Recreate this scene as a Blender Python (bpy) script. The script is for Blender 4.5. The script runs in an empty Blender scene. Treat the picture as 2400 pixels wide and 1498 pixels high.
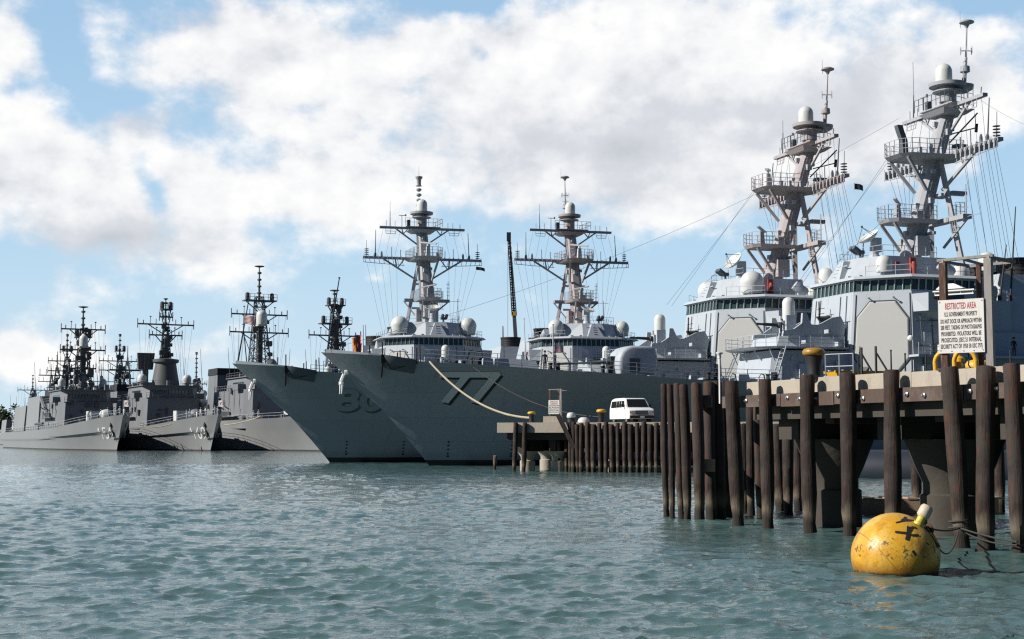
import bpy, bmesh, math, random
import numpy as np
from mathutils import Vector, Matrix
random.seed(7); rng = np.random.default_rng(11)
SC = bpy.context.scene
COL = SC.collection
R = math.radians
PI = math.pi

# ------------------------------------------------------------------ camera, sky, sun, exposure
FPX, CXP, CYP, HC, HOR = 3400.0, 1200.0, 749.0, 2.3, 1030.0     # focal length etc. in pixels of a 2400 px wide frame
TILT = math.atan((HOR - CYP) / FPX)
cd = bpy.data.cameras.new('camera'); cam = bpy.data.objects.new('camera', cd); COL.objects.link(cam)
cd.sensor_width = 36; cd.lens = 36 * FPX / 2400; cd.clip_end = 9000; cd.clip_start = 0.1
cam.location = (0, 0, HC); cam.rotation_euler = (PI / 2 + TILT, 0, 0)
SC.camera = cam

SUN_EL, SUN_AZ = R(32), math.atan2(-0.972, -0.235)                 # azimuth measured from +Y towards +X
sd = bpy.data.lights.new('sun', 'SUN'); sun = bpy.data.objects.new('sun', sd); COL.objects.link(sun)
sd.energy = 5.0; sd.angle = R(0.5); sd.color = (1.0, 0.955, 0.89)
sv = Vector((math.sin(SUN_AZ) * math.cos(SUN_EL), math.cos(SUN_AZ) * math.cos(SUN_EL), math.sin(SUN_EL)))
sun.rotation_euler = sv.to_track_quat('Z', 'Y').to_euler(); sun.location = (-60, -20, 60)

SC.view_settings.view_transform = 'Standard'; SC.view_settings.look = 'None'
SC.cycles.use_denoising = False; SC.cycles.use_adaptive_sampling = False; SC.cycles.filter_width = 1.25; SC.cycles.sample_clamp_indirect = 4.0
SC.view_settings.exposure = 0.3; SC.view_settings.gamma = 1.0; SC.view_settings.use_curve_mapping = False


class NT:
    """small helper to write node trees"""
    def __init__(s, tree):
        s.t = tree; s.n = tree.nodes; s.l = tree.links
    def new(s, typ, **kw):
        n = s.n.new(typ)
        for k, v in kw.items(): setattr(n, k, v)
        return n
    def link(s, a, b): s.l.new(a, b)
    def put(s, sock, v):
        if isinstance(v, (int, float, tuple, list)): sock.default_value = v
        else: s.l.new(v, sock)
    def math(s, op, a, b=0.0, c=None, clamp=False):
        n = s.n.new('ShaderNodeMath'); n.operation = op; n.use_clamp = clamp
        s.put(n.inputs[0], a); s.put(n.inputs[1], b)
        if c is not None: s.put(n.inputs[2], c)
        return n.outputs[0]
    def vmath(s, op, a, b=(0, 0, 0)):
        n = s.n.new('ShaderNodeVectorMath'); n.operation = op
        s.put(n.inputs[0], a)
        if op == 'SCALE': s.put(n.inputs['Scale'], b)
        else: s.put(n.inputs[1], b)
        return n.outputs[0]
    def noise(s, vec, scale, detail=4, rough=0.55, dist=0.0, lac=2.0):
        n = s.n.new('ShaderNodeTexNoise'); s.put(n.inputs['Vector'], vec)
        n.inputs['Scale'].default_value = scale; n.inputs['Detail'].default_value = detail
        n.inputs['Roughness'].default_value = rough; n.inputs['Distortion'].default_value = dist
        n.inputs['Lacunarity'].default_value = lac
        return n.outputs['Fac']
    def ramp(s, fac, stops, interp='LINEAR'):
        n = s.n.new('ShaderNodeValToRGB'); s.put(n.inputs[0], fac); cr = n.color_ramp; cr.interpolation = interp
        while len(cr.elements) < len(stops): cr.elements.new(0.5)
        for e, (p, c) in zip(cr.elements, stops):
            e.position = p; e.color = (c, c, c, 1) if isinstance(c, (int, float)) else (*c, 1)
        return n.outputs[0]
    def mix(s, fac, a, b, typ='MIX'):
        n = s.n.new('ShaderNodeMix'); n.data_type = 'RGBA'; n.blend_type = typ
        s.put(n.inputs[0], fac)
        for i, v in ((6, a), (7, b)):
            s.put(n.inputs[i], (*v, 1) if isinstance(v, tuple) and len(v) == 3 else v)
        return n.outputs[2]
    def smooth(s, v, a, b):
        n = s.n.new('ShaderNodeMapRange'); n.interpolation_type = 'SMOOTHSTEP'
        s.put(n.inputs[0], v); n.inputs[1].default_value = a; n.inputs[2].default_value = b
        return n.outputs[0]


def make_world():
    w = bpy.data.worlds.new('World'); SC.world = w; w.use_nodes = True
    t = NT(w.node_tree); t.n.clear()
    out = t.new('ShaderNodeOutputWorld'); bg = t.new('ShaderNodeBackground')
    sky = t.new('ShaderNodeTexSky'); sky.sky_type = 'NISHITA'; sky.sun_disc = False
    sky.sun_elevation = SUN_EL; sky.sun_rotation = SUN_AZ
    sky.air_density = 1.0; sky.dust_density = 0.3; sky.ozone_density = 2.0
    bg.inputs[1].default_value = 0.05
    tc = t.new('ShaderNodeTexCoord'); d = tc.outputs['Generated']
    sep = t.new('ShaderNodeSeparateXYZ'); t.link(d, sep.inputs[0])
    az = t.math('ARCTAN2', sep.outputs[0], sep.outputs[1]); el = t.math('ARCSINE', sep.outputs[2])
    cmb = t.new('ShaderNodeCombineXYZ'); t.link(az, cmb.inputs[0]); t.link(el, cmb.inputs[1])
    p0 = cmb.outputs[0]
    # wobble the cloud map so that no outline is an ellipse
    wn = t.new('ShaderNodeTexNoise'); t.link(p0, wn.inputs['Vector']); wn.inputs['Scale'].default_value = 9; wn.inputs['Detail'].default_value = 5
    wob = t.vmath('SCALE', t.vmath('SUBTRACT', wn.outputs['Color'], (0.5, 0.5, 0.5)), 0.075)
    p = t.vmath('ADD', p0, wob)
    stretch = t.vmath('MULTIPLY', p0, (1.0, 1.35, 1.0))
    f1 = t.noise(stretch, 11, 9, 0.58)
    f2 = t.noise(t.vmath('ADD', stretch, (3.1, 1.7, 0)), 5.0, 3, 0.5)
    def bump(px, py, rx, ry, rot=0):
        c = ((px - CXP) / FPX, (HOR - py) / FPX)
        n = t.new('ShaderNodeMapping'); n.vector_type = 'TEXTURE'; t.link(p, n.inputs[0])
        n.inputs['Location'].default_value = (c[0], c[1], 0); n.inputs['Rotation'].default_value = (0, 0, R(rot))
        n.inputs['Scale'].default_value = (rx / FPX, ry / FPX, 1)
        g = t.new('ShaderNodeTexGradient', gradient_type='QUADRATIC_SPHERE'); t.link(n.outputs[0], g.inputs[0])
        return g.outputs['Fac']
    def total(lst):
        acc = None
        for a, *g in lst:
            v = t.math('MULTIPLY', bump(*g), a)
            acc = v if acc is None else t.math('ADD', acc, v)
        return acc
    cover = total([(0.75, 60, 430, 560, 400), (0.7, 620, 150, 800, 330), (0.85, 560, 480, 700, 250, -8), (0.9, 1350, 260, 1100, 520, -8),
                   (0.8, 1750, 200, 900, 420), (0.55, 2150, 330, 500, 300), (0.45, 40, 90, 260, 320), (0.5, 200, 570, 420, 140),
                   (0.85, 50, 800, 240, 150), (0.68, 250, 830, 280, 120), (0.55, 500, 830, 190, 110), (0.4, 880, 680, 150, 80), (0.3, 1800, 330, 700, 400),
                   (-0.62, 190, 185, 105, 280, 28), (-0.95, 1085, 10, 160, 130), (-0.5, 1130, 180, 170, 120), (-0.8, 2300, 70, 280, 120, 6),
                   (-0.3, 725, 232, 130, 80), (-0.25, 320, 250, 110, 70), (0.40, 430, 170, 240, 95), (-0.5, 395, 500, 85, 200, 8), (-0.6, 2330, 490, 330, 190), (-0.12, 560, 262, 300, 60), (-0.25, 1000, 190, 160, 110), (-0.3, 60, 215, 170, 60)])
    elr = t.smooth(el, 0.085, 0.175)            # the band of cloud ends above the masts of the far ships
    front = t.smooth(sep.outputs[1], -0.25, 0.55)                   # the bank of cloud stands to the north; clear sky elsewhere
    base = t.math('ADD', t.math('MULTIPLY', elr, 0.10), cover)
    nz = t.math('ADD', t.math('MULTIPLY', t.math('SUBTRACT', f1, 0.5), 2.1), t.math('MULTIPLY', t.math('SUBTRACT', f2, 0.5), 0.7))
    dens = t.math('ADD', base, nz)
    mask = t.math('MULTIPLY', t.smooth(dens, 0.12, 0.58), front)
    f3 = t.noise(t.vmath('ADD', stretch, (0.012, -0.020, 0)), 11, 7, 0.56)
    relief = t.math('MULTIPLY', t.math('SUBTRACT', f1, f3), 1.7)
    grey = total([(0.85, 1450, 340, 700, 190, 8), (0.6, 1980, 260, 600, 260), (0.75, 400, 290, 330, 130), (0.55, 60, 460, 260, 110), (1.0, 250, 605, 430, 110),
                  (0.6, 1900, 480, 700, 130), (0.35, 1000, 260, 400, 200), (0.5, 450, 60, 300, 160), (0.4, 1200, 520, 500, 120)])
    shade = t.math('SUBTRACT', t.math('ADD', 0.86, relief), t.math('MULTIPLY', grey, 0.72), clamp=True)
    K = 1 / 0.05 / 1.21
    ccol = t.ramp(shade, [(0.0, (0.55 * K, 0.57 * K, 0.61 * K)), (0.5, (0.70 * K, 0.72 * K, 0.76 * K)), (0.8, (0.92 * K, 0.92 * K, 0.93 * K)), (1.0, (1.02 * K, 1.01 * K, 0.99 * K))])
    # pale sea haze low over the northern horizon
    veil = t.math('MULTIPLY', t.math('SUBTRACT', 1.0, t.smooth(el, 0.0, 1.25)), front)
    hz = t.ramp(t.smooth(el, 0.0, 0.32), [(0.0, (0.66 * K, 0.82 * K, 0.93 * K)), (0.35, (0.52 * K, 0.75 * K, 0.94 * K)), (1.0, (0.43 * K, 0.67 * K, 0.93 * K))])
    deep = t.mix(1.0, sky.outputs[0], (0.30, 0.42, 0.66), 'MULTIPLY')       # clear deep blue away from the bank
    blue = t.mix(t.math('MULTIPLY', veil, 0.92), deep, hz)
    col = t.mix(t.math('MULTIPLY', mask, 0.96), blue, ccol)
    t.link(col, bg.inputs[0]); t.link(bg.outputs[0], out.inputs[0])
    w.cycles.sampling_method = 'MANUAL'; w.cycles.sample_map_resolution = 2048
make_world()

# ------------------------------------------------------------------ materials
def mat(name, build=None, base=(0.5, 0.5, 0.5), rough=0.6, metal=0.0):
    m = bpy.data.materials.new(name); m.use_nodes = True
    t = NT(m.node_tree); b = t.n['Principled BSDF']
    b.inputs['Base Color'].default_value = (*base, 1); b.inputs['Roughness'].default_value = rough; b.inputs['Metallic'].default_value = metal
    if build: build(t, b)
    return m

def worn(base, var=0.18, scale=0.6, rough=0.6, dirt=None, dirt_amt=0.35, streak=False, bump=0.0, bscale=8, seams=None):
    """paint / stone with broad mottling, vertical streaks of dirt and a little relief"""
    def f(t, b):
        tc = t.new('ShaderNodeTexCoord'); o = tc.outputs['Object']
        n1 = t.noise(o, scale, 5, 0.6)
        k = t.math('ADD', t.math('MULTIPLY', t.math('SUBTRACT', n1, 0.5), var * 2), 1.0)
        col = t.vmath('SCALE', base, k)
        if dirt:
            st = t.vmath('MULTIPLY', o, (1, 1, 0.12)) if streak else o
            n2 = t.noise(st, scale * 4.5, 6, 0.65)
            col = t.mix(t.math('MULTIPLY', t.smooth(n2, 0.52, 0.75), dirt_amt), col, dirt)
        if seams:
            br = t.new('ShaderNodeTexWave', wave_type='BANDS', bands_direction='Z'); t.link(o, br.inputs[0])
            br.inputs['Scale'].default_value = seams; br.inputs['Distortion'].default_value = 0.3
            col = t.mix(t.math('MULTIPLY', t.smooth(br.outputs['Fac'], 0.0, 0.04), 0.12), t.vmath('SCALE', col, 0.86), col) if False else col
        t.link(col, b.inputs['Base Color'])
        if bump:
            bp = t.new('ShaderNodeBump'); bp.inputs['Strength'].default_value = bump; bp.inputs['Distance'].default_value = 0.05
            t.link(t.noise(o, bscale, 5, 0.6), bp.inputs['Height']); t.link(bp.outputs[0], b.inputs['Normal'])
    return lambda name: mat(name, f, base, rough)

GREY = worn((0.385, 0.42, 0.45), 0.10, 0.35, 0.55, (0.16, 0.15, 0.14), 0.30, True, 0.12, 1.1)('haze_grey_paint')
HULLP = worn((0.20, 0.235, 0.25), 0.09, 0.14, 0.5, (0.16, 0.18, 0.185), 0.4, True, 0.25, 0.45)('hull_grey_paint')
MASTP = worn((0.33, 0.335, 0.35), 0.12, 0.5, 0.6, (0.12, 0.11, 0.10), 0.3, True)('mast_grey_paint')
MASTW = worn((0.36, 0.32, 0.315), 0.12, 0.5, 0.6, (0.14, 0.11, 0.10), 0.3, True)('weathered_mast_paint')
def hull_nodes(t, b):
    tc = t.new('ShaderNodeTexCoord'); o = tc.outputs['Object']
    sp = t.new('ShaderNodeSeparateXYZ'); t.link(o, sp.inputs[0]); cb = t.new('ShaderNodeCombineXYZ'); t.link(sp.outputs[0], cb.inputs[0]); t.link(sp.outputs[2], cb.inputs[1])
    br = t.new('ShaderNodeTexBrick'); t.link(cb.outputs[0], br.inputs['Vector']); br.inputs['Scale'].default_value = 1.0; br.inputs['Mortar Size'].default_value = 0.03; br.inputs['Mortar Smooth'].default_value = 1.0
    br.inputs['Brick Width'].default_value = 6.1; br.inputs['Row Height'].default_value = 2.1
    for k, c in ((1, (0.262, 0.292, 0.312, 1)), (2, (0.285, 0.315, 0.335, 1)), (3, (0.215, 0.238, 0.252, 1))): br.inputs[k].default_value = c
    n1 = t.noise(o, 0.16, 5, 0.6); n2 = t.noise(t.vmath('MULTIPLY', o, (1, 1, 0.07)), 1.3, 6, 0.65); n3 = t.noise(o, 0.7, 3, 0.5)
    col = t.vmath('SCALE', br.outputs['Color'], t.math('ADD', 0.86, t.math('MULTIPLY', n1, 0.28)))
    col = t.mix(t.math('MULTIPLY', t.smooth(n2, 0.54, 0.76), 0.42), col, (0.13, 0.125, 0.115))
    low = t.math('SUBTRACT', 1.0, t.smooth(t.math('ADD', sp.outputs[2], n3), 0.9, 2.0)); col = t.mix(t.math('MULTIPLY', low, 0.4), col, (0.15, 0.165, 0.16))
    t.link(col, b.inputs['Base Color'])
    bp = t.new('ShaderNodeBump'); bp.inputs['Strength'].default_value = 0.5; bp.inputs['Distance'].default_value = 0.05
    t.link(t.math('ADD', t.math('MULTIPLY', br.outputs['Fac'], -0.35), n3), bp.inputs['Height']); t.link(bp.outputs[0], b.inputs['Normal'])
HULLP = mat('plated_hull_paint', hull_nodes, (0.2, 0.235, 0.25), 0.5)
NUMD = worn((0.265, 0.30, 0.31), 0.08, 0.6, 0.6)('faded_hull_number')
FARP = worn((0.16, 0.17, 0.18), 0.12, 0.3, 0.6, (0.10, 0.095, 0.09), 0.35, True)('far_ship_grey')
FARH = worn((0.225, 0.232, 0.235), 0.10, 0.12, 0.6, (0.22, 0.19, 0.16), 0.4, True)('far_hull_grey')
FARD = worn((0.075, 0.078, 0.08), 0.15, 0.5, 0.65)('dark_mast_grey')
DECKP = worn((0.10, 0.105, 0.11), 0.15, 0.5, 0.85)('deck_coating')
BOOT = worn((0.012, 0.011, 0.011), 0.3, 0.6, 0.5, (0.05, 0.03, 0.02), 0.4)('black_boot_topping')
BLACK = worn((0.014, 0.014, 0.015), 0.2, 1.0, 0.6)('black_paint')
RADOME = worn((0.56, 0.57, 0.54), 0.06, 0.5, 0.45, (0.32, 0.32, 0.30), 0.25, True)('radome_white')
PANEL = worn((0.40, 0.40, 0.375), 0.04, 0.5, 0.7)('radar_panel_grey')
WHITE = worn((0.72, 0.72, 0.70), 0.05, 0.8, 0.5, (0.45, 0.42, 0.38), 0.2)('white_paint')
NUMW = worn((0.54, 0.57, 0.57), 0.08, 0.6, 0.6)('hull_number_white')
NUMF = worn((0.66, 0.66, 0.64), 0.08, 0.6, 0.6)('hull_number_bright')
GLASS = mat('window_glass', None, (0.03, 0.055, 0.052), 0.06)
RED = worn((0.32, 0.05, 0.035), 0.2, 2, 0.6)('red_paint')
BLUE = worn((0.03, 0.06, 0.30), 0.2, 2, 0.6)('blue_cloth')
YEL = worn((0.62, 0.34, 0.02), 0.15, 3, 0.45, (0.28, 0.12, 0.03), 0.35)('yellow_paint')
ORANGE = worn((0.60, 0.20, 0.03), 0.2, 3, 0.6)('orange_cloth')
CANVAS = worn((0.085, 0.10, 0.115), 0.2, 1.2, 0.8)('grey_canvas')
SIGNW = worn((0.60, 0.58, 0.54), 0.10, 3, 0.6, (0.30, 0.17, 0.09), 0.35, True)('weathered_sign_white')
ROPE = worn((0.42, 0.36, 0.25), 0.2, 4, 0.9)('pale_rope')
DROPE = worn((0.05, 0.045, 0.04), 0.3, 4, 0.9)('dark_rope')
STEEL = mat('steel', None, (0.42, 0.42, 0.42), 0.35, 0.8)
RUST = worn((0.075, 0.034, 0.021), 0.35, 5, 0.85, (0.36, 0.33, 0.29), 0.5, True, 0.4, 20)('rusty_iron')
RUSTW = worn((0.24, 0.225, 0.205), 0.15, 4, 0.7, (0.16, 0.055, 0.025), 0.95, True)('rusting_white_paint')
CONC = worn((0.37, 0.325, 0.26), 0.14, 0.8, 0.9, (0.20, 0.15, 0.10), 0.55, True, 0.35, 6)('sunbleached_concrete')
CONCD = worn((0.052, 0.044, 0.034), 0.2, 0.8, 0.9, (0.09, 0.07, 0.05), 0.6, True, 0.35, 5)('shade_darkened_concrete')  # concrete with the shade under the decks put into its colour
SKIN = mat('skin', None, (0.40, 0.24, 0.17), 0.6); HAIR = mat('dark_hair', None, (0.015, 0.012, 0.01), 0.6)
NAVY = mat('navy_cloth', None, (0.012, 0.016, 0.035), 0.9); WCLOTH = mat('white_cloth', None, (0.70, 0.71, 0.74), 0.9)
def vglass(t, b): b.inputs['Specular IOR Level'].default_value = 0.25
VGLASS = mat('tinted_van_glass', vglass, (0.012, 0.015, 0.016), 0.3)
OCHRE = worn((0.34, 0.175, 0.02), 0.2, 5, 0.4, (0.10, 0.05, 0.02), 0.5)('worn_ochre_paint')
RUBBER = mat('tyre_rubber', None, (0.012, 0.012, 0.012), 0.9)
VANP = mat('white_van_paint', None, (0.78, 0.78, 0.76), 0.25)
LAMPG = mat('headlight_glass', None, (0.55, 0.55, 0.52), 0.15); AMBER = mat('amber_lens', None, (0.7, 0.25, 0.03), 0.3)

def timber(name, wood, weathered, algae):
    def f(t, b):
        tc = t.new('ShaderNodeTexCoord'); o = tc.outputs['Object']
        g = t.vmath('MULTIPLY', o, (1, 1, 0.06))
        n1 = t.noise(g, 26, 6, 0.65); n2 = t.noise(o, 1.6, 4, 0.6); n3 = t.noise(t.vmath('MULTIPLY', o, (1, 1, 0.3)), 5, 4, 0.6)
        oi = t.new('ShaderNodeObjectInfo'); n2 = t.math('ADD', n2, t.math('MULTIPLY', t.math('SUBTRACT', oi.outputs['Random'], 0.5), 0.22))
        col = t.mix(t.smooth(n2, 0.42, 0.62), wood, weathered)
        col = t.mix(t.math('MULTIPLY', t.smooth(t.math('ADD', n3, t.math('MULTIPLY', oi.outputs['Random'], 0.10)), 0.57, 0.74), 0.6), col, (0.095, 0.030, 0.013))
        col = t.mix(t.math('MULTIPLY', t.smooth(n1, 0.5, 0.8), 0.6), col, (0.012, 0.009, 0.007))
        sp = t.new('ShaderNodeSeparateXYZ'); gp = t.new('ShaderNodeNewGeometry'); t.link(gp.outputs['Position'], sp.inputs[0])
        low = t.math('SUBTRACT', 1.0, t.smooth(t.math('ADD', sp.outputs[2], t.math('MULTIPLY', n3, 0.8)), 0.75, 1.25))
        col = t.mix(t.math('MULTIPLY', low, 0.85), col, algae)
        low2 = t.math('SUBTRACT', 1.0, t.smooth(t.math('ADD', sp.outputs[2], t.math('MULTIPLY', n3, 0.4)), 0.45, 0.7))
        col = t.mix(low2, col, (0.022, 0.016, 0.010))
        t.link(col, b.inputs['Base Color'])
        bp = t.new('ShaderNodeBump'); bp.inputs['Strength'].default_value = 0.7; bp.inputs['Distance'].default_value = 0.03
        t.link(t.math('ADD', n1, n3), bp.inputs['Height']); t.link(bp.outputs[0], b.inputs['Normal'])
    return mat(name, f, wood, 0.85)
PILE = timber('creosoted_timber', (0.022, 0.012, 0.008), (0.038, 0.029, 0.023), (0.15, 0.12, 0.08))
PLANK = timber('weathered_timber', (0.085, 0.055, 0.042), (0.12, 0.09, 0.075), (0.10, 0.085, 0.06))
PLANKL = worn((0.36, 0.25, 0.17), 0.25, 2.5, 0.9, (0.10, 0.06, 0.04), 0.6)('pale_sawn_timber')

def buoy_paint(t, b):
    tc = t.new('ShaderNodeTexCoord'); o = tc.outputs['Object']
    sp = t.new('ShaderNodeSeparateXYZ'); t.link(o, sp.inputs[0]); z = sp.outputs[2]
    n1 = t.noise(o, 2.2, 5, 0.6); n2 = t.noise(o, 9, 8, 0.7); n3 = t.noise(o, 26, 5, 0.7); n4 = t.noise(t.vmath('MULTIPLY', o, (1, 1, 0.3)), 4, 5, 0.65)
    col = t.mix(t.smooth(n1, 0.35, 0.65), (0.57, 0.29, 0.015), (0.62, 0.385, 0.06))
    band = t.math('SUBTRACT', 1.0, t.math('ABSOLUTE', t.math('MULTIPLY', t.math('SUBTRACT', z, 0.16), 2.4)), clamp=True)
    sc = t.math('MULTIPLY', t.smooth(t.math('ADD', n2, t.math('MULTIPLY', band, 0.10)), 0.635, 0.70), 0.85)
    col = t.mix(sc, col, (0.05, 0.035, 0.015))
    col = t.mix(t.math('MULTIPLY', t.smooth(n4, 0.50, 0.72), 0.7), col, (0.33, 0.13, 0.012))
    col = t.mix(t.math('MULTIPLY', t.smooth(t.math('ADD', n3, t.math('MULTIPLY', band, 0.06)), 0.62, 0.70), 0.75), col, (0.09, 0.055, 0.02))
    seam = t.math('SUBTRACT', 1.0, t.smooth(t.math('ABSOLUTE', t.math('ADD', t.math('ADD', t.math('MULTIPLY', sp.outputs[0], 0.75), t.math('MULTIPLY', z, 0.6)), 0.22)), 0.004, 0.016))
    col = t.mix(t.math('MULTIPLY', seam, 0.55), col, (0.20, 0.10, 0.02))
    slime = t.math('SUBTRACT', 1.0, t.smooth(t.math('ADD', z, t.math('MULTIPLY', n2, 0.14)), -0.19, -0.13))
    low_tone = t.math('SUBTRACT', 1.0, t.smooth(t.math('ADD', z, t.math('MULTIPLY', n1, 0.25)), -0.10, 0.10))  # darker orange towards the bottom
    col = t.mix(t.math('MULTIPLY', low_tone, 0.8), col, (0.26, 0.10, 0.012))
    col = t.mix(t.math('MULTIPLY', slime, 0.9), col, (0.03, 0.022, 0.008))
    t.link(col, b.inputs['Base Color']); t.link(t.ramp(n2, [(0.3, 0.22), (0.7, 0.5)]), b.inputs['Roughness'])
    bp = t.new('ShaderNodeBump'); bp.inputs['Strength'].default_value = 0.35; bp.inputs['Distance'].default_value = 0.02
    t.link(t.math('ADD', n2, n1), bp.inputs['Height']); t.link(bp.outputs[0], b.inputs['Normal'])
BUOY = mat('buoy_yellow_paint', buoy_paint, (0.6, 0.3, 0.02), 0.35)

def water_nodes(t, b):
    gp = t.new('ShaderNodeNewGeometry'); p = gp.outputs['Position']
    q = t.vmath('MULTIPLY', p, (1.0, 1.0, 0.0))
    n1 = t.noise(t.vmath('MULTIPLY', q, (0.5, 1.0, 1)), 3.0, 6, 0.66, 0.5)
    n2 = t.noise(t.vmath('MULTIPLY', q, (0.7, 1.0, 1)), 9.0, 4, 0.6, 0.4)
    n3 = t.noise(q, 0.035, 3, 0.5)
    n4 = t.noise(t.vmath('MULTIPLY', q, (0.45, 1.0, 1)), 0.55, 5, 0.62, 0.4)
    ln = t.new('ShaderNodeVectorMath'); ln.operation = 'LENGTH'; t.link(q, ln.inputs[0])
    open_ = t.smooth(ln.outputs['Value'], 30, 130)                  # choppier out in the open harbour than in the lee of the pier
    h = t.math('ADD', t.math('ADD', t.math('MULTIPLY', n1, 0.045), t.math('MULTIPLY', n2, 0.006)), t.math('MULTIPLY', t.math('MULTIPLY', n4, open_), 0.22))
    bp = t.new('ShaderNodeBump'); bp.inputs['Strength'].default_value = 0.85; bp.inputs['Distance'].default_value = 1.0
    t.link(h, bp.inputs['Height']); t.link(bp.outputs[0], b.inputs['Normal'])
    t.link(t.mix(n3, (0.054, 0.103, 0.098), (0.070, 0.126, 0.121)), b.inputs['Base Color'])
    b.inputs['IOR'].default_value = 1.33; b.inputs['Roughness'].default_value = 0.035
WATER = mat('harbour_water', water_nodes, (0.02, 0.08, 0.08), 0.08)
LAND = worn((0.07, 0.075, 0.04), 0.3, 0.05, 0.95)('shore_grass')
def leafm(t, b):
    tc = t.new('ShaderNodeTexCoord'); n = t.noise(tc.outputs['Object'], 0.7, 4, 0.6)
    t.link(t.mix(t.smooth(n, 0.35, 0.65), (0.035, 0.06, 0.018), (0.085, 0.11, 0.04)), b.inputs['Base Color'])
LEAF = mat('foliage', leafm, (0.06, 0.09, 0.03), 0.8)
BARK = worn((0.10, 0.08, 0.06), 0.2, 2, 0.9)('bark')

# ------------------------------------------------------------------ mesh helpers
class MB:
    def __init__(s): s.v = []; s.f = []; s.mi = []; s.m = 0
    def add(s, vs, fs):
        o = len(s.v); s.v += [tuple(map(float, p)) for p in vs]; s.f += [tuple(i + o for i in f) for f in fs]; s.mi += [s.m] * len(fs); return s
    def box(s, x0, x1, y0, y1, z0, z1):
        return s.add([(x0, y0, z0), (x1, y0, z0), (x1, y1, z0), (x0, y1, z0), (x0, y0, z1), (x1, y0, z1), (x1, y1, z1), (x0, y1, z1)],
                     [(3, 2, 1, 0), (4, 5, 6, 7), (0, 1, 5, 4), (1, 2, 6, 5), (2, 3, 7, 6), (3, 0, 4, 7)])
    def loft(s, rings, cap=True, close=True):
        n = len(rings[0]); vs = [p for r in rings for p in r]; fs = []
        for i in range(len(rings) - 1):
            for j in range(n if close else n - 1):
                k = (j + 1) % n
                fs.append((i * n + j, i * n + k, (i + 1) * n + k, (i + 1) * n + j))
        if cap: fs.append(tuple(range(n - 1, -1, -1))); fs.append(tuple((len(rings) - 1) * n + j for j in range(n)))
        return s.add(vs, fs)
    def prism(s, p0, z0, p1, z1): return s.loft([[(x, y, z0) for x, y in p0], [(x, y, z1) for x, y in p1]])
    def tube(s, p, q, r, r2=None, n=6):
        p = Vector(p); q = Vector(q); d = q - p
        if d.length < 1e-6: return s
        a = d.orthogonal().normalized(); b = d.normalized().cross(a); r2 = r if r2 is None else r2
        rings = [[tuple(c + (a * math.cos(2 * PI * i / n) + b * math.sin(2 * PI * i / n)) * rr) for i in range(n)] for c, rr in ((p, r), (q, r2))]
        return s.loft(rings)
    def beam(s, p, q, w, h, w2=None, h2=None, up=(0, 0, 1)):
        """rectangular bar; w across, h along the up-ish side"""
        p = Vector(p); q = Vector(q); d = (q - p).normalized(); u = Vector(up)
        a = d.cross(u)
        if a.length < 1e-4: a = d.cross(Vector((1, 0, 0)))
        a.normalize(); b = a.cross(d); w2 = w if w2 is None else w2; h2 = h if h2 is None else h2
        rings = [[tuple(c + a * (i * ww / 2) + b * (j * hh / 2)) for i, j in ((-1, -1), (1, -1), (1, 1), (-1, 1))] for c, ww, hh in ((p, w, h), (q, w2, h2))]
        return s.loft(rings)
    def path(s, pts, r, n=6):
        pts = [Vector(p) for p in pts]; rings = []
        for i, p in enumerate(pts):
            d = (pts[min(i + 1, len(pts) - 1)] - pts[max(i - 1, 0)]).normalized()
            a = d.cross(Vector((0.13, 0.21, 0.97))); a = a if a.length > 1e-3 else d.orthogonal(); a.normalize(); b = d.cross(a)
            rings.append([tuple(p + (a * math.cos(2 * PI * k / n) + b * math.sin(2 * PI * k / n)) * r) for k in range(n)])
        return s.loft(rings)
    def lathe(s, c, prof, n=16, axis=None):
        c = Vector(c); M = Matrix.Identity(3) if axis is None else Vector(axis).to_track_quat('Z', 'Y').to_matrix()
        rings = [[tuple(c + M @ Vector((max(r, 1e-4) * math.cos(2 * PI * i / n), max(r, 1e-4) * math.sin(2 * PI * i / n), z))) for i in range(n)] for r, z in prof]
        return s.loft(rings)
    def dome(s, c, r, h, n=18, k=1.0):
        """cylinder with a round top, base at c, full height h"""
        prof = [(r * 0.94, 0), (r, h * 0.12), (r, h - r * k)]
        prof += [(r * math.cos(a), h - r * k + r * k * math.sin(a)) for a in [PI / 2 * i / 7 for i in range(1, 8)]]
        return s.lathe(c, prof, n)
    def ball(s, c, r, n=14, sz=1.0):
        return s.lathe(c, [(r * math.cos(a), r * sz * math.sin(a)) for a in [-PI / 2 + PI * i / 9 for i in range(10)]], n)
    def rail(s, pts, h=1.05, step=2.0, r=0.022, lines=(1.0, 0.66, 0.33), n=4, close=False):
        pts = [Vector(p) for p in pts] + ([Vector(pts[0])] if close else [])
        for p, q in zip(pts[:-1], pts[1:]):
            k = max(1, int(round((q - p).length / step)))
            for i in range(k + 1):
                c = p.lerp(q, i / k); s.tube(c, c + Vector((0, 0, h)), r * 1.25, None, n)
            for l in lines: s.tube(p + Vector((0, 0, h * l)), q + Vector((0, 0, h * l)), r, None, n)
        return s
    def grid(s, rows):
        n = len(rows[0]); return s.add([p for r in rows for p in r], [(i * n + j, i * n + j + 1, (i + 1) * n + j + 1, (i + 1) * n + j) for i in range(len(rows) - 1) for j in range(n - 1)])
    def slab(s, pts, d):
        """flat polygon given thickness along vector d"""
        d = Vector(d); return s.loft([[tuple(Vector(p)) for p in pts], [tuple(Vector(p) + d) for p in pts]])
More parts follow.
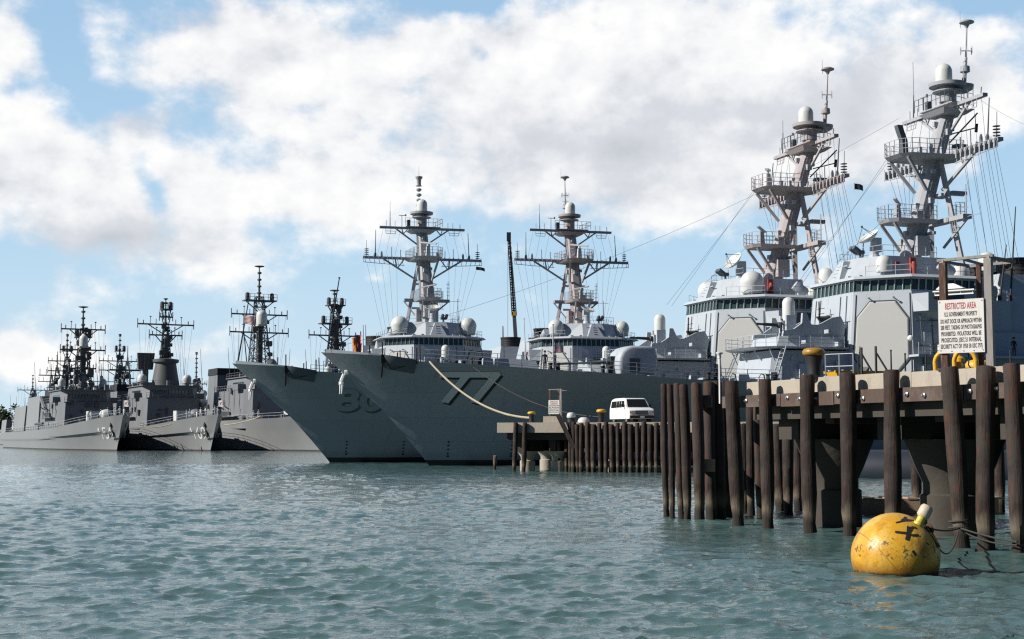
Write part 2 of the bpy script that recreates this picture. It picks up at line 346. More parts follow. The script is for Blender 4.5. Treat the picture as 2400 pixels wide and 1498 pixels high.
    def build(s, name, m, parent=None, smooth=None, loc=None):
        me = bpy.data.meshes.new(name); me.from_pydata(s.v, [], s.f)
        for x in (m if isinstance(m, (list, tuple)) else [m]): me.materials.append(x)
        if any(s.mi): me.polygons.foreach_set('material_index', s.mi)
        bm = bmesh.new(); bm.from_mesh(me); bmesh.ops.recalc_face_normals(bm, faces=bm.faces); bm.to_mesh(me); bm.free()
        if smooth is not None:
            me.polygons.foreach_set('use_smooth', [True] * len(me.polygons)); me.set_sharp_from_angle(angle=R(smooth))
        o = bpy.data.objects.new(name, me); COL.objects.link(o)
        if parent: o.parent = parent
        if loc: o.location = loc
        return o

def build_each(b, name, m, parent=None, smooth=None):
    """every separate piece of b becomes an object of its own (pieces that touch stay together)"""
    n = len(b.v); par = list(range(n))
    def find(i):
        while par[i] != i: par[i] = par[par[i]]; i = par[i]
        return i
    for f in b.f:
        for j in f[1:]: par[find(j)] = find(f[0])
    isl = {}
    for i in range(n): isl.setdefault(find(i), []).append(i)
    V = np.array(b.v); ks = list(isl); bb = [(V[isl[k]].min(0) - .02, V[isl[k]].max(0) + .02) for k in ks]; g = list(range(len(ks)))
    def fg(i):
        while g[i] != i: i = g[i]
        return i
    for i in range(len(ks)):
        for j in range(i):
            if (bb[i][0] <= bb[j][1]).all() and (bb[j][0] <= bb[i][1]).all(): g[fg(i)] = fg(j)
    grp = {k: fg(i) for i, k in enumerate(ks)}; out = {}
    for f, mi in zip(b.f, b.mi): out.setdefault(grp[find(f[0])], []).append((f, mi))
    res = []
    for fs in out.values():
        used = sorted({i for f, _ in fs for i in f}); mp = {i: k for k, i in enumerate(used)}; c = MB(); c.v = [b.v[i] for i in used]; c.f = [tuple(mp[i] for i in f) for f, _ in fs]; c.mi = [mi for _, mi in fs]
        res.append(c.build(name, m, parent, smooth))
    return res

def tag(o, label, cat, group=None, kind=None):
    if kind: o['kind'] = kind
    if label: o['label'] = label
    if cat: o['category'] = cat
    if group: o['group'] = group
    return o
def thing(name, label, cat, loc=(0, 0, 0), rz=0, group=None):
    o = bpy.data.objects.new(name, None); COL.objects.link(o); o.location = loc; o.rotation_euler = (0, 0, rz); o.empty_display_size = 0.3
    return tag(o, label, cat, group)
def clone(root, loc, rz, label, group=None):
    kids = [(c, list(c.children)) for c in root.children]
    r = root.copy(); COL.objects.link(r); r.location = loc; r.rotation_euler = (0, 0, rz); r['label'] = label
    if group: r['group'] = group
    for c, g in kids:
        d = c.copy(); COL.objects.link(d); d.parent = r
        for e in g:
            x = e.copy(); COL.objects.link(x); x.parent = d
    return r
ORD = ['first', 'second', 'third', 'fourth', 'fifth', 'sixth', 'seventh', 'eighth', 'ninth', 'tenth', 'eleventh', 'twelfth', 'thirteenth', 'fourteenth',
       'fifteenth', 'sixteenth', 'seventeenth', 'eighteenth', 'nineteenth', 'twentieth', 'twenty-first', 'twenty-second', 'twenty-third', 'twenty-fourth']
def interp(pts, x):
    return float(np.interp(x, [p[0] for p in pts], [p[1] for p in pts]))
# survey helpers: where a sight line from the photographer's boat meets the water / a given distance
def ray(px, py):
    x = (px - CXP) / FPX; y = -(py - CYP) / FPX
    return Vector((x, math.cos(TILT) - y * math.sin(TILT), math.sin(TILT) + y * math.cos(TILT)))
def on_water(px, py):
    r = ray(px, py); return Vector((0, 0, HC)) + r * (-HC / r.z)
def at_depth(px, py, Y):
    r = ray(px, py); return Vector((0, 0, HC)) + r * (Y / r.y)
def sag(p, q, drop, n=14):
    p = Vector(p); q = Vector(q)
    return [p.lerp(q, i / n) - Vector((0, 0, drop * 4 * (i / n) * (1 - i / n))) for i in range(n + 1)]
def text_mesh(txt, size, xs=1.0, align='CENTER'):
    c = bpy.data.curves.new('lettering', 'FONT'); c.body = txt; c.size = size; c.align_x = align; c.resolution_u = 2; c.space_character = 1.1; c.offset = 0.004
    o = bpy.data.objects.new('lettering', c); COL.objects.link(o); bpy.context.view_layer.update()
    me = bpy.data.meshes.new_from_object(o.evaluated_get(bpy.context.evaluated_depsgraph_get()))
    vs = [(v.co.x * xs, v.co.y) for v in me.vertices]; fs = [tuple(p.vertices) for p in me.polygons]
    bpy.data.objects.remove(o); bpy.data.curves.remove(c); bpy.data.meshes.remove(me)
    return vs, fs

# ------------------------------------------------------------------ water, shore
def make_water():
    ang = np.concatenate([np.linspace(-PI, -0.46, 40)[:-1], np.linspace(-0.46, 0.46, 980), np.linspace(0.46, PI, 40)[1:]])
    rad = [6.0]
    while rad[-1] < 140: rad.append(rad[-1] * 1.0038)
    while rad[-1] < 6000: rad.append(rad[-1] * 1.05)
    rad = np.array(rad); Rr, A = np.meshgrid(rad, ang, indexing='ij')
    X = Rr * np.sin(A); Y = Rr * np.cos(A)
    spacing = Rr * 0.0038; Z = np.zeros_like(X); DX = np.zeros_like(X); DY = np.zeros_like(X)
    for i in range(130):
        lam = 0.16 * (2.1 / 0.16) ** (i / 129.0) * rng.uniform(0.92, 1.08)
        th = rng.normal(0.30, 0.55); k = 2 * PI / lam
        slope = 0.036 if lam < 0.6 else 0.036 * (0.6 / lam) ** 0.9
        wgt = np.clip(lam / (spacing * 1.8) - 0.6, 0, 1) * np.clip((400 - Rr) / 200, 0, 1)
        ph = k * (X * math.sin(th) + Y * math.cos(th)) + rng.uniform(0, 2 * PI); a = wgt * slope / k
        Z += a * np.cos(ph); DX -= 1.5 * a * math.sin(th) * np.sin(ph); DY -= 1.5 * a * math.cos(th) * np.sin(ph)
    gust = 0.95 + 0.3 * np.sin(X * 0.21 + 1) * np.sin(Y * 0.13 + X * 0.05) + 0.15 * np.sin(X * 0.05 + Y * 0.31)
    Z *= gust; X = X + DX * gust; Y = Y + DY * gust
    nr, na = X.shape
    v = np.stack([X, Y, Z], -1).reshape(-1, 3)
    idx = np.arange(nr * na).reshape(nr, na)
    f = np.stack([idx[:-1, :-1], idx[:-1, 1:], idx[1:, 1:], idx[1:, :-1]], -1).reshape(-1, 4)
    me = bpy.data.meshes.new('water'); me.vertices.add(len(v)); me.vertices.foreach_set('co', v.ravel())
    me.loops.add(f.size); me.loops.foreach_set('vertex_index', f.ravel().astype(np.int32)); me.polygons.add(len(f))
    me.polygons.foreach_set('loop_start', np.arange(0, f.size, 4, dtype=np.int32)); me.polygons.foreach_set('loop_total', np.full(len(f), 4, np.int32))
    me.update(); me.polygons.foreach_set('use_smooth', np.ones(len(f), bool)); me.materials.append(WATER)
    o = bpy.data.objects.new('water', me); COL.objects.link(o); tag(o, None, None, kind='structure')
    if me.polygons[0].normal.z < 0: me.flip_normals()
make_water()

def make_shore():
    b = MB(); pts = []
    for i in range(60):
        x = -560 + i * 26
        pts.append((x, 760 + 20 * math.sin(i * 0.7) + (abs(x) * 0.05), 0))
    rows = [[(x, y - 14, -0.6) for x, y, z in pts], [(x, y, 1.4 + 0.5 * math.sin(x * .05)) for x, y, z in pts], [(x, y + 60, 2.6) for x, y, z in pts], [(x, y + 900, 5) for x, y, z in pts]]
    b.grid(rows); o = b.build('far_shore', LAND, smooth=60); tag(o, None, None, kind='structure')
make_shore()

def make_tree(x, y, z, h, label, seed, kind='shore_tree'):
    rs = random.Random(seed); t = thing(kind, label, 'tree', (x, y, z), 0, 'trees on the far shore')
    b = MB(); b.tube((0, 0, -0.5), (0.1 * h * 0.1, 0, h * 0.5), h * 0.035, h * 0.02, 7)
    for i in range(6):
        a = rs.uniform(0, 6.28); b.tube((0, 0, h * (0.25 + 0.04 * i)), (math.cos(a) * h * .3, math.sin(a) * h * .3, h * rs.uniform(.5, .8)), h * .016, h * .006, 5)
    b.build('trunk', BARK, t)
    c = MB(); centres = [(rs.gauss(0, h * .2), rs.gauss(0, h * .2), h * rs.uniform(.42, .88), h * rs.uniform(.10, .2)) for _ in range(16)]
    for cx, cy, cz, r in centres:
        for _ in range(75):
            d = Vector((rs.gauss(0, 1), rs.gauss(0, 1), rs.gauss(0, 1))).normalized() * r * rs.uniform(.55, 1.1)
            p = Vector((cx, cy, cz)) + d; u = Vector((rs.gauss(0, 1), rs.gauss(0, 1), rs.gauss(0, .6))).normalized() * h * .035; w = u.orthogonal().normalized() * h * .022
            c.add([tuple(p - u), tuple(p + w), tuple(p + u), tuple(p - w)], [(0, 1, 2, 3)])
    c.build('crown', LEAF, t)
for i, (px, d, h, lb) in enumerate([(-42, 800, 20, 'tall green tree on the far shore at the extreme left edge'), (-14, 815, 18, 'rounded green tree on the far shore, second from the left edge'),
                                    (6, 795, 21, 'green tree at the waterside just left of the pale distant warship'), (30, 820, 17, 'small green tree half hidden by the pale distant warship at far left')]):
    p = at_depth(px, 1000, d); make_tree(p.x, p.y, 0.8, h, lb, 30 + i)

# ------------------------------------------------------------------ near pier
PE = Vector((0.398, -0.917, 0)); PN = Vector((0.917, 0.398, 0))        # along the face towards the boat, and into the pier
P0 = Vector((6.28, 39.55, 0))                                          # pier corner (face line)
DZ = 3.85
def pier_pt(a, n, z): return P0 + PE * a + PN * n + Vector((0, 0, z))
def pbox(b, a0, a1, n0, n1, z0, z1):
    return b.loft([[tuple(pier_pt(a, n, z)) for a, n in ((a0, n0), (a1, n0), (a1, n1), (a0, n1))] for z in (z0, z1)])

pier = thing('near_pier', 'near concrete pier deck with bolted timber wale on dark piles at right', 'pier', P0)
inv = lambda o: o
def pbuild(b, name, m, parent, smooth=None):
    b.v = [(x - P0.x, y - P0.y, z) for x, y, z in b.v]; return b.build(name, m, parent, smooth)
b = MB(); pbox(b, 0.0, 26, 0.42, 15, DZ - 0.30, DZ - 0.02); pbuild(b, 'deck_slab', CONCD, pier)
b = MB()
for a0, a1, top in ((0.0, 3.05, 0), (3.062, 6.9, 0.012), (6.912, 10.8, -0.008), (10.812, 26, 0.004)): pbox(b, a0, a1, 0.14, 0.42, DZ - 0.36, DZ + top)
pbuild(b, 'edge_stringer', CONC, pier)
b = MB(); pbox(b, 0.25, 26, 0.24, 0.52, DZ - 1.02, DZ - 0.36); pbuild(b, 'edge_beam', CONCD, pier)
b = MB()
for a0, a1 in ((-0.95, 1.9), (1.93, 4.2), (4.23, 6.75), (6.78, 8.85), (8.88, 11.2), (11.23, 15), (15.03, 25)): pbox(b, a0, a1, -0.06 + 0.01 * math.sin(a0 * 3), 0.138, DZ - 0.70 + 0.015 * math.sin(a0 * 5), DZ - 0.365)
pbuild(b, 'timber_wale', PLANK, pier)
b = MB()
for a in (0.3, 1.0, 1.45, 2.25, 2.8, 3.5, 4.4, 4.75, 5.4, 6.35, 7.0, 7.6, 8.3, 8.6, 9.1, 9.45, 9.9, 10.4, 11.2):
    c = pier_pt(a, -0.07, DZ - 0.53 + 0.05 * math.sin(a * 9)); b.lathe(c, [(0.058, 0), (0.058, 0.025), (0.03, 0.04), (0.026, 0.07)], 8, tuple(-PN))
b.v = [(x - P0.x, y - P0.y, z) for x, y, z in b.v]; build_each(b, 'wale_bolt', STEEL, pier, 40)
for a in (0.9, 5.1, 9.3, 13.5, 17.7):                                   # cap beams with tapering haunches, running back under the deck
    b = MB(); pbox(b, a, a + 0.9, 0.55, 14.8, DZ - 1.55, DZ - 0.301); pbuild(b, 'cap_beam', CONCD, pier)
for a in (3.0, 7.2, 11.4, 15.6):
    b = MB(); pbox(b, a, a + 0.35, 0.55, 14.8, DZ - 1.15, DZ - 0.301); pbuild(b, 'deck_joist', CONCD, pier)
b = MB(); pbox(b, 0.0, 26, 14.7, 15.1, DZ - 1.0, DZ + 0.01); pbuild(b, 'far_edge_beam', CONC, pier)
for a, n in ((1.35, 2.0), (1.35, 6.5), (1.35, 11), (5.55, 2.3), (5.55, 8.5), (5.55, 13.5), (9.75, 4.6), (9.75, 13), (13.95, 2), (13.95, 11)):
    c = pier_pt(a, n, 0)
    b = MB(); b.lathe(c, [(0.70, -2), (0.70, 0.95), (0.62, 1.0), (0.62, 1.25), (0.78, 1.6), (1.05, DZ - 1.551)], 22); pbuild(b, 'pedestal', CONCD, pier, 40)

PIL = 'timber fender piles of the near pier'
def pile(bx, by, tx, ty, wpx, label, seed, name='fender_pile', group=PIL, m=PILE, parent=None):
    base = on_water(bx, by); top = at_depth(tx, ty, base.y + 0.02); r = wpx / FPX * base.y / 2
    return pile3(base, top, r, label, seed, name, group, m)
def pile3(base, top, r, label, seed, name='fender_pile', group=PIL, m=PILE):
    rs = random.Random(seed); ax = Vector(top) - Vector(base); lo = Vector(base) - ax.normalized() * 1.6; ln = (Vector(top) - lo).length
    o = Vector((base[0], base[1], 0)); b = MB(); rings = []; n = 14; K = 15
    a = ax.normalized(); u = a.cross(Vector((0, 1, 0))).normalized(); w = a.cross(u)
    ph = rs.uniform(0, 6)
    for i in range(K + 1):
        f = i / K; c = lo + a * (ln * f) - o + u * (0.02 * math.sin(f * 5 + ph)); rr = r * (1.0 + 0.05 * math.sin(f * 9 + ph))
        if c.z < 0.75: rr *= 1.0 - 0.22 * max(0, 1 - abs(c.z - 0.25) / 0.5) * rs.uniform(.6, 1.1)        # eaten away at the waterline
        ring = []
        for k in range(n):
            rg = rr * (1 + rs.uniform(-.035, .035) + (rs.uniform(-.16, .12) if c.z < 0.6 else 0))
            ring.append(tuple(c + (u * math.cos(2 * PI * k / n) + w * math.sin(2 * PI * k / n)) * rg))
        rings.append(ring)
    c = lo + a * (ln + 0.035) - o; rings.append([tuple(c + (u * math.cos(2 * PI * k / n) + w * math.sin(2 * PI * k / n)) * r * 0.8 + Vector((0, 0, rs.uniform(-.01, .02)))) for k in range(n)])
    b.loft(rings); ob = b.build(name, m, None, 50, o); tag(ob, label, 'pile', group); return ob
CORNER = [(1563, 1213, 1555, 903, 15), (1577, 1214, 1569, 903, 15), (1598, 1215, 1586, 902, 17), (1611, 1217, 1602, 904, 22), (1640, 1219, 1632, 901, 27)]
for i, q in enumerate(CORNER): pile(*q, 'reddish timber pile in the corner cluster of the near pier, %s counting towards the wale' % ORD[i], i)
REAR = [(1668, 1217, 1660, 898, 26), (1690, 1216, 1678, 897, 27), (1707, 1213, 1694, 896, 26), (1762, 1208, 1757, 955, 20), (1784, 1213, 1776, 955, 22)]
for i, q in enumerate(REAR): pile(*q, 'shadowed timber pile just behind the corner cluster of the near pier, %s counting inwards' % ORD[i], 20 + i)
FACE = [(1728, 1231, 1716, 896, 34), (1799, 1239, 1794, 893, 31), (1897, 1247, 1893, 882, 35), (1993, 1254, 1984, 877, 37), (2091, 1263, 2091, 872, 39), (2254, 1281, 2226, 864, 43), (2312, 1284, 2309, 862, 43), (2388, 1294, 2372, 856, 40)]
PL = ['dark timber face pile at the left end of the bolted wale', 'timber face pile with a bright rust-brown left edge, left of the yellow topped bollard', 'tall dark face pile directly below the yellow topped bollard',
      'dark face pile between the yellow topped bollard and the yellow buoy', 'face pile whose foot is hidden behind the yellow buoy', 'leaning face pile below the big warning sign with rope tied at its foot',
      'reddish face pile with pale scuffs below the far post of the big sign', 'dark face pile at the right edge of the photo']
def on_face(px, py):                                                    # foot of a face pile: where the bearing meets the line of piles just outside the wale
    r = ray(px, py); n = PN; o = P0 - PN * 0.27; k = (o.x * n.x + o.y * n.y) / (r.x * n.x + r.y * n.y); return Vector((r.x * k, r.y * k, 0))
for i, (bx, by, tx, ty, w) in enumerate(FACE):
    base = on_face(bx, by); top = at_depth(tx, ty, base.y + .02); pile3(base, top, w / FPX * base.y / 2, PL[i], 40 + i)
for i, (bx, by, tx, ty, w) in enumerate([(1962, 1207, 1958, 1020, 20), (1920, 1205, 1915, 1010, 24), (1850, 1208, 1845, 1010, 26), (2300, 1208, 2296, 1060, 22)]):
    pile(bx, by, tx, ty, w, 'dark support pile under the near pier, %s' % ['in the gap left of the round pedestal', 'left of the gap with water', 'behind the bollard pile', 'right of the round pedestal'][i], 60 + i, 'support_pile', 'support piles under the near pier')
for i, (px, wy) in enumerate(((1745, 1204), (1828, 1201), (1872, 1198), (1942, 1196), (2150, 1198), (2205, 1194), (2345, 1203))):  # extra piles added to darken the space under the deck
    p = on_water(px, wy); pile3(p, Vector((p.x - .05, p.y, DZ - 1.1)), .17, 'dark timber pile added to deepen the shade under the near pier, %s from its corner' % ORD[i], 160 + i, 'support_pile', 'support piles under the near pier')
def strut(p, q, w, h, label, name, m, cat):
    b = MB(); p = Vector(p); q = Vector(q); b.beam((0, 0, 0), q - p, w, h); o = b.build(name, m, None, None, p); tag(o, label, cat); return o
c = on_water(1660, 1217)
strut(at_depth(1652, 941, c.y - .3), at_depth(1670, 941, c.y + 1.2), .38, .36, 'end of a thick timber wale sticking out behind the corner piles', 'timber_beam', PLANK, 'beam')
strut(at_depth(1658, 1091, c.y - .3), at_depth(1690, 1088, c.y + 3.2), .36, .36, 'pale sawn timber end between the corner piles at half height', 'timber_beam', PLANKL, 'beam')

# floating camel log, dark mooring pontoon between pier and ships
b = MB(); p = on_water(1930, 1206); q = on_water(2330, 1206); p.z = q.z = 0.25
b.beam((0, 0, 0), q - p, 0.9, 0.5)
for k in range(9):
    c = (q - p) * (k / 8); b.beam(c + Vector((0, -.47, .26)), c + Vector((0, .47, .26)), .3, .06)
o = b.build('floating_camel', PLANKL, None, None, p); tag(o, 'pale timber camel log floating behind the pedestal under the near pier', 'floating log')
b = MB(); p = at_depth(1915, 1090, 88); q = at_depth(2420, 1090, 84); p.z = q.z = 0.45
d = (q - p); b.lathe((0, 0, 0), [(0.2, 0), (1.0, .25), (1.25, 1.2), (1.25, d.length - 1.2), (1.0, d.length - .25), (.2, d.length)], 18, d)
o = b.build('mooring_pontoon', worn((0.02, 0.024, 0.035), .2, .5, .5)('pontoon_black'), None, 50, p); tag(o, 'dark rounded mooring pontoon seen between the piles beneath the near pier', 'pontoon')

# bollards
def bollard(loc, s, label, group='mooring bollards with yellow caps', capm=None):
    t = thing('bollard', label, 'bollard', loc, 0, group); t.scale = (s, s, s)
    b = MB(); b.lathe((0, 0, 0), [(.25, 0), (.25, .05), (.19, .09), (.185, .25), (.20, .42), (.235, .58), (.25, .66)], 22); b.build('post', BLACK, t, 40)
    b = MB(); b.lathe((0, 0, .64), [(.24, 0), (.285, .015), (.31, .07), (.305, .13), (.26, .185), (.16, .215), (0, .225)], 24); b.build('cap', capm or YEL, t, 50)
    return t
p = at_depth(1908, 880, 36.8); p.z = DZ - .02
bollard(p, 0.92, 'large black bollard with mushroom shaped ochre yellow cap on the near pier', capm=OCHRE)

# restricted area sign on its rusty frame
def sign_frame(o, ux, s, label, big=True):
    """o: foot of the left post, ux: unit vector along the board, s: scale"""
    uy = Vector((-ux.y, ux.x, 0)); rz = math.atan2(ux.y, ux.x)
    t = thing('warning_sign', label, 'sign', o, rz, 'restricted area signs'); t.scale = (s, s, s)
    W, Ht = 1.02, 2.42
    for k, (x, y, w, h, nm) in enumerate(((0, 0, .15, Ht, 'left'), (W, 0, .16, Ht + .03, 'right'), (.55, .75, .10, Ht + .03, 'rear'))):
        b = MB(); b.box(x - w / 2, x + w / 2, y - w / 2, y + w / 2, 0, h); b.box(x - w, x + w, y - w, y + w, 0.0, .05)
        b.build('post', RUSTW if k == 1 else RUST, t)
    b = MB()
    b.beam((-.12, 0, Ht + .06), (W + .12, 0, Ht + .085), .12, .06); b.beam((0, -.06, Ht + .03), (0.28, .85, Ht + .0), .07, .06); b.beam((W, -.06, Ht + .05), (W + .3, .85, Ht + .02), .10, .07)
    b.beam((.22, .82, Ht - .02), (W + .32, .83, Ht + .01), .07, .06); b.beam((.5, .0, Ht + .04), (.62, .82, Ht + .0), .06, .05)
    b.build('top_frame', RUSTW, t)
    b = MB(); b.box(-.09, W - .085, -.125, -.09, .38, 1.57); bd = b.build('board', SIGNW, t)
    b = MB()
    for x, z in ((-.05, .44), (.2, .42), (.47, .42), (.7, .42), (W - .12, .43), (-.05, 1.52), (W - .12, 1.52)): b.lathe((x, -.125, z), [(.012, 0), (.012, .008), (0, .01)], 8, (0, -1, 0))
    b.build('bolts', RUST, bd)
    lines = [('RESTRICTED AREA', .155, 1.36, .70, 1), ('U.S. GOVERNMENT PROPERTY', .105, 1.20, .74, 0), ('DO NOT DOCK OR APPROACH WITHIN', .105, 1.045, .92, 0), ('200 FEET. TAKING OF PHOTOGRAPHS', .105, .905, .92, 0),
             ('PROHIBITED. VIOLATORS WILL BE', .105, .765, .90, 0), ('PROSECUTED. (SEC 21 INTERNAL', .105, .625, .90, 0), ('SECURITY ACT OF 1950 50 USC 797)', .105, .485, .94, 0)]
    mr = bpy.data.materials.get('sign_red') or mat('sign_red', None, (0.36, 0.03, 0.035), .6); mk = bpy.data.materials.get('sign_black') or mat('sign_black', None, (0.035, 0.035, 0.035), .6)
    for s_, size, z, wd, col in lines:
        vs, fs = text_mesh(s_, size * 1.28); x0 = min(v[0] for v in vs); x1 = max(v[0] for v in vs); k = wd / (x1 - x0); mid = (x0 + x1) / 2
        l = MB(); l.add([((x - mid) * k + .42, -.1285, z + y) for x, y in vs], fs); l.build('line_of_lettering', mr if col else mk, bd)
    return t
p = at_depth(2216, 862, 32.4); p.z = DZ - .02
sign_frame(p, Vector((.80, -.60, 0)), 1.0, 'large white restricted area sign on rusty posts at the near pier edge')

# yellow pipe hoops and valve, capped bollard, yellow crate, stanchions, work light on the near pier deck
def hoop(px, Y, w, h, label, r=.055, tilt=0):
    p = at_depth(px, 860, Y); p.z = DZ - .02; b = MB()
    pts = [(-w / 2 + w * .02, 0, 0), (-w / 2, 0, h * .55)] + [(-w / 2 * math.cos(a), tilt * math.sin(a), h * .55 + h * .45 * math.sin(a)) for a in [PI * i / 12 for i in range(13)]] + [(w / 2, 0, h * .55), (w / 2, 0, 0)]
    b.path(pts, r, 10); o = b.build('pipe_hoop', YEL, None, 60, p); o.rotation_euler[2] = -.5; tag(o, label, 'guard hoop', 'yellow guard hoops'); return o
hoop(2222, 35.2, .62, .62, 'yellow pipe guard hoop behind the left post of the large sign')
hoop(2262, 34.6, .50, .60, 'yellow pipe guard hoop below the right half of the large sign board')
t = at_depth(2248, 858, 35.0); t.z = DZ - .02; t = thing('hydrant', 'yellow dockside valve between the guard hoops under the sign', 'hydrant', t)
b = MB(); b.lathe((0, 0, 0), [(.16, 0), (.16, .05), (.09, .08), (.09, .3), (.13, .34), (.13, .42), (.06, .48), (.05, .6)], 14); b.build('body', YEL, t, 40)
b = MB(); b.lathe((0, -.1, .24), [(.07, 0), (.07, .12), (.09, .13), (.09, .17), (0, .18)], 12, (-.6, -.8, 0)); b.build('outlet', YEL, t, 40)
b = MB(); b.lathe((0, 0, .6), [(.11, 0), (.11, .025), (.0, .03)], 12); b.build('hand_wheel', YEL, t, 40)
p = at_depth(2292, 856, 36.2); p.z = DZ - .02
t = thing('bollard', 'squat bollard with broad yellow cap behind the right post of the sign', 'bollard', p, 0, 'mooring bollards with yellow caps')
b = MB(); b.lathe((0, 0, 0), [(.22, 0), (.2, .2), (.22, .26)], 18); b.build('post', BLACK, t, 40)
b = MB(); b.lathe((0, 0, .22), [(.24, 0), (.3, .03), (.31, .12), (.25, .2), (.1, .24), (0, .245)], 20); b.build('cap', YEL, t, 50)
p = at_depth(2010, 872, 41); p.z = DZ - .02
t = thing('yellow_skip', 'low yellow metal tray standing on the near pier behind the handrail', 'tray', p, .25)
b = MB(); b.prism([(-.7, -.25), (.7, -.25), (.7, .25), (-.7, .25)], .02, [(-.82, -.32), (.82, -.32), (.82, .32), (-.82, .32)], .36); b.box(-.87, .87, -.36, -.30, .32, .39); b.box(-.87, .87, .30, .36, .32, .39)
for x in (-.5, -.2, .1, .4): b.box(x, x + .05, -.345, -.30, .05, .33)
b.build('body', YEL, t)
for i, (px, yt, Y) in enumerate(((2089, 822, 35), (2122, 830, 34.8), (2171, 832, 33.8), (2330, 826, 32.2), (2369, 824, 31.2), (2012, 838, 37.5))):
    p = at_depth(px, 868, Y); p.z = DZ - .02; tp = at_depth(px, yt, Y)
    b = MB(); b.tube((0, 0, 0), (0, 0, tp.z - p.z), .022, .018, 8); b.lathe((0, 0, 0), [(.06, 0), (.06, .02), (.03, .03)], 10); b.ball((0, 0, tp.z - p.z), .026, 8)
    o = b.build('stanchion', BLACK, None, 50, p)
    tag(o, 'thin black stanchion post on the near pier, ' + ['just right of the slanted braces', 'between the braces and the sign', 'just left of the warning sign', 'just right of the warning sign', 'near the right edge of the photo', 'beside the yellow tray'][i], 'post', 'black stanchions on the near pier')
p = at_depth(2020, 868, 36.5); p.z = DZ - .02
t = thing('brace_frame', 'black frame of two uprights with slanted braces on the near pier edge', 'frame', p, -.5)
b = MB(); b.tube((0, 0, 0), (0, 0, .78), .035); b.tube((.36, 0, 0), (.36, 0, .8), .035); build_each(b, 'upright', BLACK, t)
b = MB(); b.tube((0, 0, .62), (.33, .0, .04), .028); b.tube((.38, 0, .62), (.72, 0, .04), .028); build_each(b, 'brace', BLACK, t)
# hand rail and curved ladder rails of a brow on the deck edge
p = at_depth(1935, 872, 38.5); p.z = DZ - .02; q = at_depth(2000, 868, 38.0); q.z = p.z
b = MB(); b.rail([(0, 0, 0), q - p], .72, .35, .014, (1.0, .55)); o = b.build('handrail', GREY, None, None, p); tag(o, 'grey tubular handrail on the near pier right of the large bollard', 'railing')
# white canopied light platform on sign frame: a folded work light
p = at_depth(2225, 690, 33.2); t = thing('work_light', 'white folded work light clamped across the sign posts above the board', 'light', p, -.64)
b = MB(); b.prism([(-.28, -.1), (.36, -.1), (.36, .16), (-.28, .16)], .12, [(-.16, -.06), (.12, -.06), (.12, .12), (-.16, .12)], .24); b.build('housing', WHITE, t)
b = MB(); b.box(-.34, .62, -.14, .18, .055, .085); b.box(-.30, .6, -.12, -.08, -.03, .0); b.build('tray', WHITE, t)
b = MB()
for x in (-.3, 0, .3, .58): b.tube((x, -.1, -.02), (x, -.1, .06), .016)
build_each(b, 'strut', STEEL, t)
# black hose hanging over the edge
p = at_depth(2268, 830, 32.2)
b = MB(); b.path([(0, 0, .1), (.01, -.05, -.1), (-.02, -.1, -.25), (.06, -.25, -.42), (.2, -.38, -.5), (.22, -.4, -.56)], .016, 6); o = b.build('hose', BLACK, None, 60, p); tag(o, 'thin black hose hanging over the pier edge below the sign', 'hose')

# yellow mooring buoy
bw = on_water(2114, 1347); BR = 102.5 / FPX * bw.y; BCZ = 0.27
t = thing('mooring_buoy', 'big round yellow mooring buoy with black painted marks floating by the pier', 'buoy', (bw.x, bw.y + BR * .55, BCZ), 0)
b = MB(); n = 48
b.lathe((0, 0, 0), [(BR * math.cos(a) * (1 + .004 * math.sin(7 * a)), BR * math.sin(a)) for a in [-PI / 2 + PI * i / 30 for i in range(31)]], n)
b.v = [tuple(Vector(p) * (1 + .007 * math.sin(p[0] * 5.1 + 1.3 * p[2] + 1) * math.sin(p[1] * 4.3 + 2 * p[2]) - .014 * math.exp(-((p[0] + .25) ** 2 + (p[1] + .6) ** 2 + (p[2] - .2) ** 2) / .03))) for p in b.v]
body = b.build('body', BUOY, t, 80)
def on_ball(az, el, r): return (r * math.cos(el) * math.sin(az), -r * math.cos(el) * math.cos(az), r * math.sin(el))
def ball_stroke(b, pts, w, r):
    rows = []
    for (a0, e0), (a1, e1) in zip(pts[:-1], pts[1:]):
        rows = []
        for i in range(9):
            f = i / 8; a = a0 + (a1 - a0) * f; e = e0 + (e1 - e0) * f
            da, de = a1 - a0, (e1 - e0); L = math.hypot(da * math.cos(e0), de); na, ne = -de / L / max(.2, math.cos(e)), da * math.cos(e0) / L
            rows.append([on_ball(a + na * w * k, e + ne * w * k, r) for k in (-.5, 0, .5)])
        b.grid(rows)
b = MB()
k1 = R(1)
for st, w in (([(2 * k1, 26 * k1), (12 * k1, 47 * k1)], .085), ([(-14 * k1, 38 * k1), (6 * k1, 36 * k1), (18 * k1, 46 * k1), (27 * k1, 44 * k1)], .06), ([(10 * k1, 33 * k1), (24 * k1, 33 * k1)], .05),
              ([(2 * k1, 58 * k1), (28 * k1, 68 * k1)], .07), ([(-12 * k1, 54 * k1), (8 * k1, 58 * k1), (30 * k1, 58 * k1)], .05), ([(14 * k1, 62 * k1), (40 * k1, 58 * k1)], .05),
              ([(8 * k1, 12 * k1), (12 * k1, 6 * k1)], .06), ([(32 * k1, 22 * k1), (40 * k1, 17 * k1)], .03), ([(60 * k1, -3 * k1), (66 * k1, 6 * k1)], .05)):
    ball_stroke(b, st, w, BR * 1.004)
build_each(b, 'painted_mark', mat('mark_black', None, (0.02, 0.018, 0.016), .5), body)
b = MB(); d0 = Vector(on_ball(R(40), R(50), 1)); ax = Vector((.50, .05, .86)).normalized()
